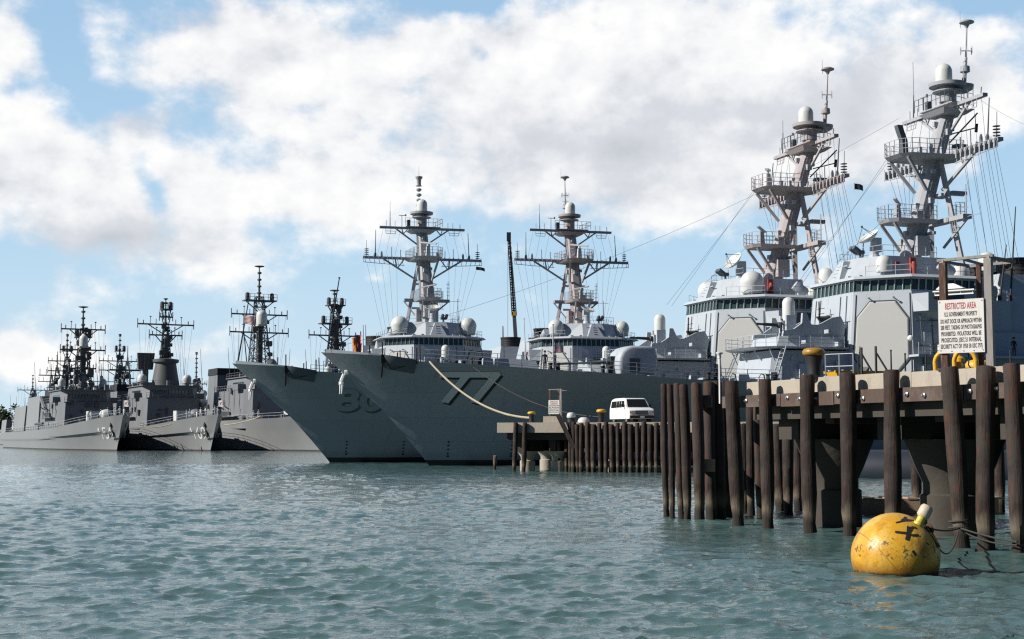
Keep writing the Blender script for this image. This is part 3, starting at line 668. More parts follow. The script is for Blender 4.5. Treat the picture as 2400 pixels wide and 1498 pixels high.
b.lathe(d0 * BR * .97, [(.085, 0), (.085, .05), (.07, .06), (.072, .15), (.09, .16), (.09, .18)], 14, ax); b.build('tube', worn((.52, .42, .05), .3, 6, .5, (.15, .1, .03), .6)('dirty_yellow'), t, 40)
b = MB(); b.lathe(d0 * BR * .97 + ax * .17, [(.095, 0), (.11, .02), (.11, .17), (.085, .21), (0, .22)], 16, ax); b.build('cap', worn((.50, .42, .32), .2, 6, .6, (.25, .15, .08), .5)('stained_white'), t, 40)
b = MB(); c = Vector(on_ball(R(62), R(30), BR)); b.slab([on_ball(R(50), R(44), BR * 1.01), on_ball(R(80), R(44), BR * 1.01), on_ball(R(84), R(12), BR * 1.01), on_ball(R(56), R(14), BR * 1.01)], Vector(on_ball(R(67), R(28), .035)))
b.build('strap_patch', worn((.05, .03, .02), .3, 5, .8)('tarred_patch'), t)
b = MB(); c = on_ball(R(76), R(40), BR * 1.02); b.lathe(c, [(.05, -.04), (.09, -.02), (.09, .02), (.05, .04)], 12, (1, .3, .4)); b.build('shackle', RUST, t, 40)
bc = Vector((bw.x, bw.y + BR * .55, BCZ))
pa = bc + Vector(on_ball(R(76), R(38), BR * 1.05)); pl6 = on_face(2250, 1281)
def rope(pts, r, label, name='mooring_rope', m=ROPE, group=None, cat='rope', n=6):
    o0 = Vector(pts[0]); b = MB(); b.path([Vector(p) - o0 for p in pts], r, n); o = b.build(name, m, None, 60, o0); tag(o, label, cat, group); return o
k6 = pl6 + Vector((-.1, -.27, .42))
rope(sag(pa, k6, .04), .017, 'dark rope running from the buoy to the leaning pile', m=DROPE)
rope(sag(bc + Vector(on_ball(R(88), R(14), BR)), k6 + Vector((.0, 0, -.05)), .28), .014, 'thin slack dark line hanging between the buoy and the leaning pile', m=DROPE)
pr = on_face(2392, 1290) + Vector((-.15, -.25, .25))
rope(sag(k6 + Vector((.05, 0, .0)), pr, .03), .021, 'upper black rope stretched from the leaning pile to the right edge pile', m=DROPE)
rope(sag(k6 + Vector((.05, 0, -.05)), pr + Vector((0, 0, -.06)), .08), .017, 'lower black rope stretched from the leaning pile to the right edge pile', m=DROPE)
rope([pl6 + Vector((.22 * math.cos(a) , .24 * math.sin(a), .36 + .02 * a)) for a in [i * .4 for i in range(36)]], .017, 'dark rope coiled round the foot of the leaning pile', m=DROPE)

# ------------------------------------------------------------------ far pier
FZ = 3.5
fp = at_depth(1165, 990, 104.5); F0 = Vector((fp.x, fp.y, 0)); FE = (Vector((11.6, 100.6, 0)) - F0).normalized(); FN = Vector((-FE.y, FE.x, 0))
fpier = thing('far_pier', 'distant concrete finger pier with open end in front of the hull numbered 77', 'pier', F0, math.atan2(FE.y, FE.x))
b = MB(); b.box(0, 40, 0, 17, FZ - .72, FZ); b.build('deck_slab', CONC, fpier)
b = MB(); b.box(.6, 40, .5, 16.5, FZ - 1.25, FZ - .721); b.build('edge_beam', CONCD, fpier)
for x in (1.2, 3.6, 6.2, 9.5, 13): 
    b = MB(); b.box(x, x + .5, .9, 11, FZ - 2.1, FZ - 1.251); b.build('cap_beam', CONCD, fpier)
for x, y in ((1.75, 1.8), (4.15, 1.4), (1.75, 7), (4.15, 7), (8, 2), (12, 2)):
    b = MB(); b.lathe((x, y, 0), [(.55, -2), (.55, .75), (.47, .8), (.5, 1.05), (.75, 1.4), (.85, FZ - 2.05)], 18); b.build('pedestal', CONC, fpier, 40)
b = MB(); b.box(3.1, 4.3, 1.2, 2.2, FZ, FZ + .46); b.build('plinth', CONC, fpier)
def fpt(x, y, z): return F0 + FE * x + FN * y + Vector((0, 0, z))
def fx(px):                                   # chainage on the far pier face on a given bearing
    r = ray(px, 1040); n = Vector((FN.x, FN.y)); tt = (F0.x * FN.x + F0.y * FN.y) / (r.x * FN.x + r.y * FN.y)
    return (r.x * tt - F0.x) * FE.x + (r.y * tt - F0.y) * FE.y
FG = 'timber piles of the far pier'
for i, (px, tpx) in enumerate(((1207, 1211), (1229, 1233))):
    x = fx(px); pile3(fpt(x, -.25, 0), fpt(fx(tpx), -.2, FZ - .05), .17, ['brown timber pile nearest the open end of the far pier', 'brown timber pile standing second from the open end of the far pier'][i], 80 + i, group=FG)
for i, px in enumerate((1339, 1347, 1355, 1365, 1380, 1394, 1408, 1423, 1436, 1451, 1466, 1481, 1496, 1511, 1526, 1541, 1556)):
    x = fx(px); pile3(fpt(x, -.3 - .1 * (i % 2), 0), fpt(x - .02, -.25, FZ - .1 + .1 * math.sin(i * 2.1)), .155 + .02 * (i % 3), 'dark timber pile in the dense row of the far pier, %s from its left end' % ORD[i], 90 + i, group=FG)
for i, px in enumerate((1300, 1318, 1372, 1402, 1432, 1458, 1487, 1517)):
    x = fx(px); pile3(fpt(x, 1.1, 0), fpt(x, 1.1, FZ - 1.3), .16, 'shadowed timber pile in the back row of the far pier, %s from the left' % ORD[i], 120 + i, group=FG)
b = MB(); b.beam((0, 0, 0), (1.15, .2, -2.4), .36, .3); o = b.build('leaning_timber', PILE, None, None, fpt(fx(1312), -.5, FZ + .55)); o.rotation_euler[2] = math.atan2(FE.y, FE.x); tag(o, 'dark timber baulk leaning against the far pier beside the pile row', 'timber')
p = on_water(1160, 1101); pile3(p, p + Vector((.02, 0, 1.05)), .15, 'short lone pale stump standing in the water left of the far pier', 150, 'pile_stump', None, PLANK)
def fd(px, y): return fpt(fx(px), y, FZ)
bollard(fd(1235, 1.2), .95, 'small black bollard with yellow cap at the open end of the far pier')
bollard(fd(1397, 1.6), 1.12, 'black bollard with yellow cap left of the white van')
s = sign_frame(fd(1276, 1.5) + Vector((0, 0, .0)), Vector((.9, -.43, 0)), .84, 'small distant restricted area sign on the far pier')
s.location.z = FZ + .3
t = thing('capped_bollard', 'grey bollard under a white cover beside the distant sign', 'bollard', fd(1327, 1.4))
b = MB(); b.lathe((0, 0, 0), [(.3, 0), (.28, .3), (.34, .34)], 14); b.build('post', BLACK, t, 40)
b = MB(); b.lathe((0, 0, .32), [(.28, 0), (.32, .12), (.28, .32), (.16, .40), (0, .42)], 14); b.build('cover', RADOME, t, 50)
b = MB(); b.lathe((0, 0, 0), [(.44, 0), (.43, .1), (.36, .26), (.2, .36), (0, .38)], 16); o = b.build('tarpaulin_heap', SIGNW, None, 60, fd(1361, .9)); tag(o, 'rounded white tarpaulin heap at the edge of the far pier', 'tarpaulin')

# ------------------------------------------------------------------ van
def make_van(loc, rz):
    t = thing('passenger_van', 'white passenger van with dark windows parked on the far pier', 'van', loc, rz)
    # x forward (nose +), y left, z up
    prof = [(-2.5, .42), (-2.52, .75), (-2.48, 1.25), (-2.38, 1.85), (-2.22, 2.0), (-1.6, 2.06), (.6, 2.05), (.98, 1.98), (1.30, 1.62), (1.55, 1.30), (2.35, 1.16), (2.48, 1.05), (2.52, .6), (2.45, .40)]
    def ring(y, k, dz=0): 
        return [(x * (1 - (1 - k) * .35), y, (z - 1.0) * (k if z > 1.3 else 1) + 1.0) for x, z in prof]
    def hw(z): return 1.0 - max(0, z - 1.2) * .17
    b = MB(); rings = []
    for f in (-1, -.93, 0, .93, 1):
        kk = .965 if abs(f) == 1 else 1.0
        rings.append([(x * (1 if kk == 1 else .985), f * hw(z), (z if z < 1.9 or kk == 1 else z - .05)) for x, z in prof])
    b.loft(rings); b.build('body', VANP, t, 35)
    def side(xs, z0, z1, sgn):
        o = .012
        return [(xs[0], sgn * (hw(z0) + o), z0), (xs[1], sgn * (hw(z0) + o), z0), (xs[2], sgn * (hw(z1) + o), z1), (xs[3], sgn * (hw(z1) + o), z1)]
    for sgn in (-1, 1):
        for xs in ((-2.2, -.95, -.95, -2.15), (-.82, -.28, -.28, -.82), (-.18, .3, .3, -.18), (.42, 1.22, .92, .42)):
            b = MB(); b.slab(side(xs, 1.32, 1.82, sgn), (0, -sgn * .03, 0)); b.build('side_window', VGLASS, t)
        b = MB()
        for x in (-.88, .36, 1.3): b.box(x - .012, x + .012, sgn * .985 - .02, sgn * .985 + .02, .5, 1.3)
        b.build('door_seams', mat('seam_grey', None, (.2, .2, .2)) if 'seam_grey' not in bpy.data.materials else bpy.data.materials['seam_grey'], t)
        b = MB(); b.box(1.12, 1.24, sgn * 1.0, sgn * 1.22, 1.32, 1.55) if sgn < 0 else b.box(1.12, 1.24, 1.0, 1.22, 1.32, 1.55); b.build('mirror', BLACK, t)
        for x in (-1.55, 1.6):
            c = (x, sgn * .86, .36); b = MB(); b.lathe((x, sgn * .78, .36), [(.2, 0), (.36, .02), (.37, .1), (.36, .19), (.22, .2)], 20, (0, sgn, 0)); w = b.build('wheel', RUBBER, t, 40)
            b = MB(); b.lathe((x, sgn * .975, .36), [(.21, 0), (.19, .012), (.08, .03), (0, .032)], 16, (0, sgn, 0)); b.build('rim', STEEL, w, 40)
    b = MB(); b.slab([(1.56, -.84, 1.33), (1.56, .84, 1.33), (1.02, .74, 1.94), (1.02, -.74, 1.94)], (.018, 0, .015)); b.build('windscreen', VGLASS, t)
    b = MB(); b.box(2.50, 2.535, -.52, .52, .72, 1.02); b.build('grille', BLACK, t)
    b = MB(); 
    for z in (.8, .87, .94): b.box(2.535, 2.545, -.5, .5, z, z + .02)
    b.build('grille_bars', STEEL, t)
    for s_ in (-1, 1):
        b = MB(); b.box(2.49, 2.54, s_ * .57 if s_ > 0 else -.86, .86 if s_ > 0 else -.57, .78, 1.0); h = b.build('headlight', LAMPG, t)
        b = MB(); b.box(2.44, 2.53, .87 if s_ > 0 else -.97, .97 if s_ > 0 else -.87, .8, .98); b.build('turn_signal', AMBER, h)
    b = MB(); b.box(2.42, 2.66, -.98, .98, .42, .64); b.build('front_bumper', BLACK, t)
    b = MB(); b.box(2.662, 2.672, -.16, .16, .46, .6); b.build('number_plate', WHITE, t)
    return t
vp = at_depth(1480, 990, 115.0); vp.z = FZ
make_van((vp.x, vp.y, FZ), math.atan2(-math.cos(R(14)), math.sin(R(14))))


# ------------------------------------------------------------------ hulls
class Hull:
    def __init__(s, L, stem, deck, bd, bw, pw=1.6, zb=-1.2, knuckle=None):
        s.L, s.stem, s.deck, s.bd, s.bw, s.pw, s.zb, s.kn = L, stem, deck, bd, bw, pw, zb, knuckle
    def xs(s, z): return interp(s.stem, z)
    def zd(s, x): return interp(s.deck, x)
    def at_u(s, u, z, zt):
        t = min(1, max(0, (z - s.zb) / (zt - s.zb))); w, d = interp(s.bw, u), interp(s.bd, u)
        if s.kn and t > s.kn: e = ((s.kn) ** s.pw); h = w + (d - w) * (e + (1 - e) * ((t - s.kn) / (1 - s.kn)) * .55 + (1 - e) * .45) if t > s.kn else 0
        else: h = w + (d - w) * t ** s.pw
        return h
    def hb(s, x, z):
        u = (x - s.xs(z)) / (s.L - s.xs(z)); return s.at_u(max(u, 0), z, s.zd(x))
    def rows(s, z0f, z1f, nu=56, nz=14):
        us = [(i / nu) ** 1.7 for i in range(nu + 1)]; out = []
        for j in range(nz + 1):
            row = []
            for u in us:
                x = 0
                for _ in range(4):                                   # the deck edge height depends on the station
                    zt = s.zd(x); z = z0f(zt) + (z1f(zt) - z0f(zt)) * j / nz; x = s.xs(z) + u * (s.L - s.xs(z))
                row.append((x, s.at_u(u, z, zt) if u > 0 else 0.0, z))
            out.append(row)
        return out
    def mesh(s, parent, m, boot, split=0.5, deckm=None, holes=True):
        b = MB()
        R_ = s.rows(lambda zt: split, lambda zt: zt)
        for sg in (-1, 1): b.grid([[(x, sg * y, z) for x, y, z in r] for r in R_])
        tr = [r[-1] for r in R_]; b.add([(x, -y, z) for x, y, z in tr] + [(x, y, z) for x, y, z in reversed(tr)], [tuple(range(2 * len(tr)))])
        b.build('hull', m, parent, 32)
        b = MB(); Q = s.rows(lambda zt: s.zb, lambda zt: split, nz=3)
        for sg in (-1, 1): b.grid([[(x, sg * y, z) for x, y, z in r] for r in Q])
        tr = [r[-1] for r in Q]; b.add([(x, -y, z) for x, y, z in tr] + [(x, y, z) for x, y, z in reversed(tr)], [tuple(range(2 * len(tr)))])
        b.build('boot_topping', boot, parent, 32)
        e = R_[-1]; b = MB(); b.grid([[(x, -y + .02, z - .02) for x, y, z in e], [(x, 0, z + .04 - .02) for x, y, z in e], [(x, y - .02, z - .02) for x, y, z in e]])
        b.build('deck', deckm or DECKP, parent)
    def edge(s, x, sg, inset=.12): return (x, sg * (s.hb(x, s.zd(x)) - inset), s.zd(x))
    def rail(s, parent, x0, x1, step, sg, h=1.05, r=.022, lines=(1, .66, .33)):
        n = max(2, int((x1 - x0) / step)); b = MB(); b.rail([s.edge(x0 + (x1 - x0) * i / n, sg) for i in range(n + 1)], h, 99, r, lines); b.build('railing', GREY, parent)

DIG = {'7': [[(0, 1), (.62, 1), (.2, 0)]], '1': [[(.05, .82), (.25, 1), (.25, 0)]], '0': [[(.31 + .31 * math.cos(a), .5 + .5 * math.sin(a)) for a in [2 * PI * i / 20 for i in range(21)]]],
       '8': [[(.31 + .27 * math.cos(a), .76 + .24 * math.sin(a)) for a in [2 * PI * i / 16 for i in range(17)]], [(.31 + .31 * math.cos(a), .27 + .27 * math.sin(a)) for a in [2 * PI * i / 16 for i in range(17)]]],
       '5': [[(.58, 1), (.1, 1), (.06, .56), (.3, .62), (.52, .54), (.6, .33), (.5, .1), (.28, 0), (.02, .08)]], '4': [[(.48, 0), (.48, 1), (0, .3), (.66, .3)]],
       '6': [[(.55, 1), (.2, .66), (.03, .32), (.1, .1), (.31, 0), (.54, .1), (.6, .3), (.5, .5), (.31, .58), (.1, .45)]], '9': [[(.07, 0), (.42, .34), (.59, .68), (.52, .9), (.31, 1), (.08, .9), (.02, .7), (.12, .5), (.31, .42), (.52, .55)]]}
def numerals(txt, fn, height, w, adv):
    """painted digits: fn maps (along, up, lift) in metres to a point on the hull skin"""
    b = MB()
    for k, ch in enumerate(txt):
        for pl in DIG[ch]:
            P = [Vector((x * height + k * adv, y * height)) for x, y in pl]
            for p, q in zip(P[:-1], P[1:]):
                d = (q - p); L = d.length; d.normalize(); nn = Vector((-d.y, d.x)); n = max(2, int(L / .25)); e = w * .32
                b.grid([[fn(*(p - d * e + d * ((L + 2 * e) * i / n) + nn * (w * j)), ) for j in (-.5, 0, .5)] for i in range(n + 1)])
    return b

def oct_ring(x0, x1, h0, h1, x2, z):
    """front at x0 (half width h0), shoulders at x1 (half width h1), back at x2"""
    return [(x0, -h0, z), (x1, -h1, z), (x2, -h1, z), (x2, h1, z), (x1, h1, z), (x0, h0, z)]

# ------------------------------------------------------------------ the four guided missile destroyers
BURKE = Hull(153, [(-1.2, 9.9), (0, 9.6), (2.15, 7.8), (4.6, 5.65), (6.4, 3.6), (7.84, 2.1), (9.75, 0)],
             [(0, 9.75), (4.8, 9.4), (7.4, 8.95), (11.4, 8.75), (18.3, 8.3), (25.7, 7.9), (30, 7.55), (36, 7.4), (45, 7.25), (60, 7.0), (100, 6.3), (153, 5.9)],
             [(0, 0), (.02, 2.2), (.05, 3.9), (.1, 5.8), (.16, 7.4), (.24, 8.9), (.33, 9.8), (.45, 10.1), (.8, 9.8), (1, 8.4)],
             [(0, 0), (.03, .55), (.08, 1.5), (.15, 3.2), (.25, 5.8), (.35, 7.8), (.48, 9.2), (.8, 8.9), (1, 7.4)], 1.5)

def dish(b, c, axis, r, depth=.22):
    prof = [(0.02, 0)] + [(r * f, depth * r * 2 * f * f) for f in (.25, .5, .75, 1.0)] + [(r * f, depth * r * 2 * f * f - .05) for f in (1.0, .75, .5, .25)] + [(.02, -.05)]
    return b.lathe(c, prof, 22, axis)

def burke(loc, rz, label, number, o):
    t = thing('destroyer', label, 'warship', loc, rz, 'grey guided missile destroyers')
    H = BURKE; mp = o.get('mast_mat', MASTP); near = o.get('near', True); fine = 4
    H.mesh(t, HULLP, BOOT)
    # bulwark lip, fairlead canvas, stem anchor
    b = MB()
    for sg in (-1, 1):
        x0 = 0.4; pts = [H.edge(x, sg, .03) for x in (.35, 1.2, 2.4, 3.6, 4.7)]
        b.add([p for q in pts for p in (q, (q[0], q[1] * 1.0, q[2] + .34 - .05 * q[0]), (q[0], q[1] - sg * .1, q[2] + .34 - .05 * q[0]), (q[0], q[1] - sg * .1, q[2]))],
              [(i * 4 + j, i * 4 + (j + 1) % 4, i * 4 + 4 + (j + 1) % 4, i * 4 + 4 + j) for i in range(len(pts) - 1) for j in range(4)])
    b.build('bulwark', HULLP, t)
    if near:
        for sg in (-1, 1):
            b = MB(); rows = []
            for z, k in ((.12, .0), (.1, .34), (-.35, .40), (-1.05, .12)):
                rows.append([(x, sg * (H.hb(x, H.zd(x) + min(z, 0)) + .03 + k * (.35 + .65 * (i > 0 and i < 5))), H.zd(x) + z * (1 if i not in (0,) else .8)) for i, x in enumerate((4.85, 5.3, 5.8, 6.4, 7.0, 7.45))])
            b.grid(rows); b.build('canvas_cover', CANVAS, t, 60)
            b = MB(); x = 4.75; y = sg * (H.hb(x, 9.2) + .12); b.tube((x, y - sg * .15, 10.6), (x, y, 8.9), .06); b.tube((x, y, 8.9), (x + .1, sg * (H.hb(x, 7.9) + .1), 7.6), .09)
            b.box(x - .16, x + .2, y - .12, y + .12, 8.8, 9.5); b.path([(x, y, 8.9), (5.6, sg * (H.hb(5.6, 8.3) + .42), 8.25), (6.7, sg * (H.hb(6.7, 8.5) + .36), 8.55), (7.4, sg * (H.hb(7.4, 8.9) + .1), 9.0)], .035)
            b.tube((7.5, sg * H.hb(7.5, 8.9), 8.7), (7.5, sg * H.hb(7.5, 8.9), 10.1), .06); b.tube((7.8, sg * H.hb(7.8, 8.9), 8.9), (7.75, sg * H.hb(7.7, 8.9), 10.3), .05)
            b.build('fairlead', BLACK, t)
        b = MB(); ax = 2.0; b.tube((ax, 0, 7.9), (ax - .25, 0, 7.3), .16); b.beam((ax - .25, -.55, 7.15), (ax - .25, .55, 7.15), .2, .25)
        for sg in (-1, 1): b.tube((ax - .2, sg * .5, 7.2), (ax - .28, sg * .42, 6.2), .10, .05)
        b.lathe((ax + .2, 0, 8.15), [(.32, -.2), (.36, 0), (.25, .2)], 12, (-1, 0, -.2)); b.build('anchor', WHITE, t)
    def skin(x, z, lift=.05): return (x, -(H.hb(x, z) + lift), z)
    if number:
        nx, nz, nh, sl = o.get('num', (9.75, 5.62, 2.2, 2.4)); xs_ = 1.5
        for nm, dx, dz, lf, m in (('number_shadow', .22, -.18, .035, BLACK if number == '77' else CANVAS), ('hull_number', 0, 0, .06, NUMW if number == '77' else NUMD)):
            numerals(number, lambda a, c: skin(nx + dx + a * xs_, nz + dz + c, lf), nh, .46, sl / xs_).build(nm, m, t)
    b = MB()                                                          # draught marks
    for x0 in (11.0, 16.5, 19.3):
        for z in (1.0, 1.35, 1.7, 2.0): b.add([skin(x0 + dx, z + dz_, .03) for dx, dz_ in ((0, 0), (.16, 0), (.16, .13), (0, .13))], [(0, 1, 2, 3)])
        b.add([skin(x0 + dx, z, .03) for dx, z in ((0, .75), (.2, .75), (.2, .9), (0, .9))], [(0, 1, 2, 3)])
    b.build('draught_marks', BLACK, t)
    for sg in (-1, 1):
        H.rail(t, 8.2, 38, 1.9, sg, r=.028); H.rail(t, 38, 148, 3.0, sg, r=.026)
    # jackstaff
    b = MB(); b.tube((.5, 0, 9.7), (1.5, 0, 16.2), .085, .045); b.tube((1.4, 0, 9.7), (1.05, 0, 13.0), .05); b.tube((2.2, .2, 9.6), (1.1, 0, 12.5), .035); b.lathe((1.5, 0, 16.2), [(.09, 0), (.09, .1), (0, .12)], 8); b.build('jackstaff', BLACK if near else GREY, t)
    # gun
    b = MB(); zg = H.zd(28.4)
    b.lathe((28.4, 0, zg - .1), [(1.75, 0), (1.75, .45), (1.55, .55), (1.55, .7)], 26); b.build('gun_base', GREY, t, 40)
    b = MB()
    if o.get('gun') == 'faceted':
        pr = [(26.6, 0), (26.3, .9), (27.6, 2.55), (30.6, 2.35), (31.1, .9), (30.8, 0)]
        b.loft([[(x, -.85, zg + .55 + z * .96) for x, z in pr], [(x, -1.5, zg + .5 + z * .5) for x, z in pr], [(x, -1.62, zg + .5 + z * .1) for x, z in pr]][::-1] + [[(x, .85, zg + .55 + z * .96) for x, z in pr], [(x, 1.5, zg + .5 + z * .5) for x, z in pr], [(x, 1.62, zg + .5 + z * .1) for x, z in pr]])
        g = b.build('gun_house', GREY, t)
    else:
        pr = [(26.85, 0), (26.7, .8), (26.78, 1.5), (27.05, 2.05), (27.5, 2.42), (28.1, 2.6), (30.1, 2.58), (30.45, 2.35), (30.62, 1.6), (30.62, .7), (30.3, 0)]
        cx, cz = 28.7, 1.2
        b.loft([[(cx + (x - cx) * k, y, zg + .55 + cz + (z - cz) * k) for x, z in pr] for y, k in ((-1.52, .80), (-1.47, .9), (-1.32, .97), (-1.05, 1), (1.05, 1), (1.32, .97), (1.47, .9), (1.52, .80))])
        g = b.build('gun_house', GREY, t, 50)
        b = MB(); b.box(27.7, 28.75, -1.60, -1.50, zg + .72, zg + 1.95); b.build('side_hatch', CANVAS, g)
        b = MB(); b.box(26.4, 26.9, -.42, .42, zg + .5, zg + 2.2); b.build('mantlet_slot', BLACK, g)
    b = MB(); b.lathe((27.0, 0, zg + 1.72), [(.24, 0), (.24, .9), (.16, .95), (.15, 1.7), (.105, 1.8), (.09, 5.9), (.12, 5.95), (.12, 6.2)], 12, (-1, 0, -.055)); b.build('barrel', CANVAS, g, 40)
    # missile cells and deck gear
    b = MB(); b.box(34.2, 40.0, -3.2, 3.2, 7.2, 7.85)
    for i in range(4):
        for j in range(4): b.box(34.5 + i * 1.35, 35.6 + i * 1.35, -2.9 + j * 1.5, -1.7 + j * 1.5, 7.85, 7.93)
    b.build('missile_cells', GREY, t)
    b = MB()
    for x, y in ((13, -2.6), (13, 2.6), (19.5, -4.5), (19.5, 4.5), (24, -5.4), (24, 5.4), (33, -7.6), (33, 7.6), (38.5, -8.2)):
        z = H.zd(x); b.lathe((x - .35, y, z - .05), [(.2, 0), (.17, .6), (.23, .66), (.23, .76), (0, .8)], 10); b.lathe((x + .35, y, z - .05), [(.2, 0), (.17, .6), (.23, .66), (.23, .76), (0, .8)], 10); b.box(x - .7, x + .7, y - .25, y + .25, z - .05, z + .1)
    build_each(b, 'mooring_bitts', BLACK, t, 40)
    b = MB()
    for x, y, w, h in ((14.5, -1, 1.1, .9), (16.2, .6, 1.6, 1.1), (21.5, 2.2, .8, .7), (31.8, -6.3, .7, .5), (36.3, -6.9, 1.2, .7), (39.5, -6.6, .8, 1.0), (40.4, -5.6, .6, .5), (41.6, -7.4, 1.4, .5)):
        z = H.zd(x) - .02; b.loft([[(x - w / 2, y - w / 3, z), (x + w / 2, y - w / 3, z), (x + w / 2, y + w / 3, z), (x - w / 2, y + w / 3, z)], [(x - w * .4, y - w / 4, z + h), (x + w * .4, y - w / 4, z + h), (x + w * .4, y + w / 4, z + h), (x - w * .4, y + w / 4, z + h)]])
    for x, y in ((34.5, -7.9), (37.2, -8.1), (41.3, -8.3)): b.path([(x, y, 7.2), (x + .1, y, 7.8), (x + .3, y, 8.1), (x + .6, y, 8.0), (x + .7, y, 7.4)], .07, 8)
    build_each(b, 'deck_locker', GREY, t)
    # forward house, gatling platform
    b = MB(); b.loft([oct_ring(40.6, 41.6, 3.6, 4.1, 49.2, 6.9), oct_ring(41.2, 42.1, 3.2, 3.7, 49.2, 10.55)]); b.build('forward_house', GREY, t)
    b = MB(); b.loft([oct_ring(39.7, 41.0, 3.0, 4.6, 48.4, 10.7), oct_ring(39.5, 40.9, 3.1, 4.7, 48.4, 10.85)])
    for y in (-3.8, -1.5, 1.5, 3.8): b.beam((41.2, y, 9.5), (39.9 + abs(y) * .2, y, 10.65), .1, .1)
    b.build('gun_platform', GREY, t)
    b = MB(); b.rail([(48.0, -4.6, 10.85), (41.0, -4.6, 10.85), (39.6, -3.0, 10.85), (39.6, 3.0, 10.85), (41, 4.6, 10.85), (48, 4.6, 10.85)], 1.1, 1.2, .025); b.build('platform_railing', GREY, t)
    b = MB()                                                          # tub round the gatling gun: high cheeks, open front
    b.prism([(42.0, -2.7), (44.2, -3.3), (48.6, -3.6), (48.6, 3.6), (44.2, 3.3), (42.0, 2.7)], 10.86, [(42.3, -2.6), (44.4, -3.2), (48.6, -3.5), (48.6, 3.5), (44.4, 3.2), (42.3, 2.6)], 11.9)
    for sg in (-1, 1):
        pr = [(44.3, 11.9), (48.8, 11.9), (49.0, 13.0), (48.5, 13.9), (47.6, 13.75), (46.2, 13.05), (45.4, 13.05), (44.9, 14.1), (44.5, 14.1)]
        b.loft([[(x, sg * 3.15, z) for x, z in pr], [(x, sg * 2.85, z) for x, z in pr]])
        b.loft([[(x, sg * 3.15, z) for x, z in ((42.4, 11.9), (44.3, 11.9), (44.5, 13.2), (43.6, 12.6), (42.5, 12.4))], [(x, sg * 2.85, z) for x, z in ((42.4, 11.9), (44.3, 11.9), (44.5, 13.2), (43.6, 12.6), (42.5, 12.4))]])
    b.prism([(45.2, -2.84), (48.7, -2.84), (48.7, 2.84), (45.2, 2.84)], 11.91, [(46.4, -2.84), (48.6, -2.84), (48.6, 2.84), (46.4, 2.84)], 13.2)
    b.build('gatling_tub', GREY, t)
    b = MB(); b.lathe((44.6, 0, 11.9), [(.9, 0), (.85, .5), (.6, .6), (.5, 1.0)], 16); b.box(44.1, 45.1, -.75, -.45, 12.3, 14.1); b.box(44.1, 45.1, .45, .75, 12.3, 14.1); b.box(43.9, 44.6, -.4, .4, 12.7, 13.6); ci = b.build('gatling_mount', WHITE if o.get('ciws_white') else GREY, t)
    b = MB(); b.lathe((44.4, 0, 13.15), [(.3, 0), (.3, .8), (.18, .9), (.15, 2.3), (.11, 2.4), (.11, 3.1)], 10, (-1, 0, .03)); b.build('gatling_barrels', BLACK, ci, 40)
    b = MB(); b.dome((44.75, 0, 13.55), .60, 2.35, 20); b.build('gatling_radome', RADOME, ci, 60)
    # main deckhouse with the flat radar faces
    zt = 16.05
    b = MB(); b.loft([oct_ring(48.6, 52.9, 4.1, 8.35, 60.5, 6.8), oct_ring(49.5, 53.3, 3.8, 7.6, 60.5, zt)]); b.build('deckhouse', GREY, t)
    f0 = Vector((48.6, -4.1, 6.8)); f1 = Vector((52.9, -8.35, 6.8)); g0 = Vector((49.5, -3.8, zt)); g1 = Vector((53.3, -7.6, zt))
    for sg in (-1, 1):
        def fc(u, v, lift): 
            p = f0.lerp(f1, u).lerp(g0.lerp(g1, u), v); n = (f1 - f0).cross(g0 - f0).normalized(); n = n if n.y < 0 else -n; p = p + n * lift; return (p.x, -sg * p.y if sg > 0 else p.y, p.z)
        oc = [(.30, .16), (.72, .16), (.93, .32), (.935, .72), (.72, .90), (.30, .90), (.09, .74), (.085, .33)]
        b = MB(); b.loft([[fc(u, v, -.05) for u, v in oc], [fc(u, v, .12) for u, v in oc], [fc(.51 + (u - .51) * .97, .53 + (v - .53) * .97, .16) for u, v in oc]]); rp = b.build('radar_panel', PANEL, t)
        b = MB()
        for i in range(8):
            (u0, v0), (u1, v1) = oc[i], oc[(i + 1) % 8]; b.tube(fc(.51 + (u0 - .51) * 1.03, .53 + (v0 - .53) * 1.03, .08), fc(.51 + (u1 - .51) * 1.03, .53 + (v1 - .53) * 1.03, .08), .04, None, 4)
        for u, v in ((.3, .93), (.72, .93), (.3, .13), (.72, .13)): p = Vector(fc(u, v, .0)); q = Vector(fc(u, v, .45)); b.tube(p, q, .05, None, 6); b.lathe(q, [(.1, 0), (.1, .12)], 8, q - p)
        b.build('panel_rim', CANVAS, rp)
    # bridge: window band, roof with eyebrow
    b = MB(); b.loft([oct_ring(49.62, 53.35, 3.72, 7.45, 60.3, zt), oct_ring(49.75, 53.45, 3.68, 7.35, 60.3, 17.3)]); br = b.build('bridge_windows', GLASS, t)
    b = MB(); A_, B_, C_ = Vector((49.52, 0, 0)), None, None
    ringb = [(60.3, -7.5), (53.33, -7.5), (49.58, -3.76), (49.58, 3.76), (53.33, 7.5), (60.3, 7.5)]
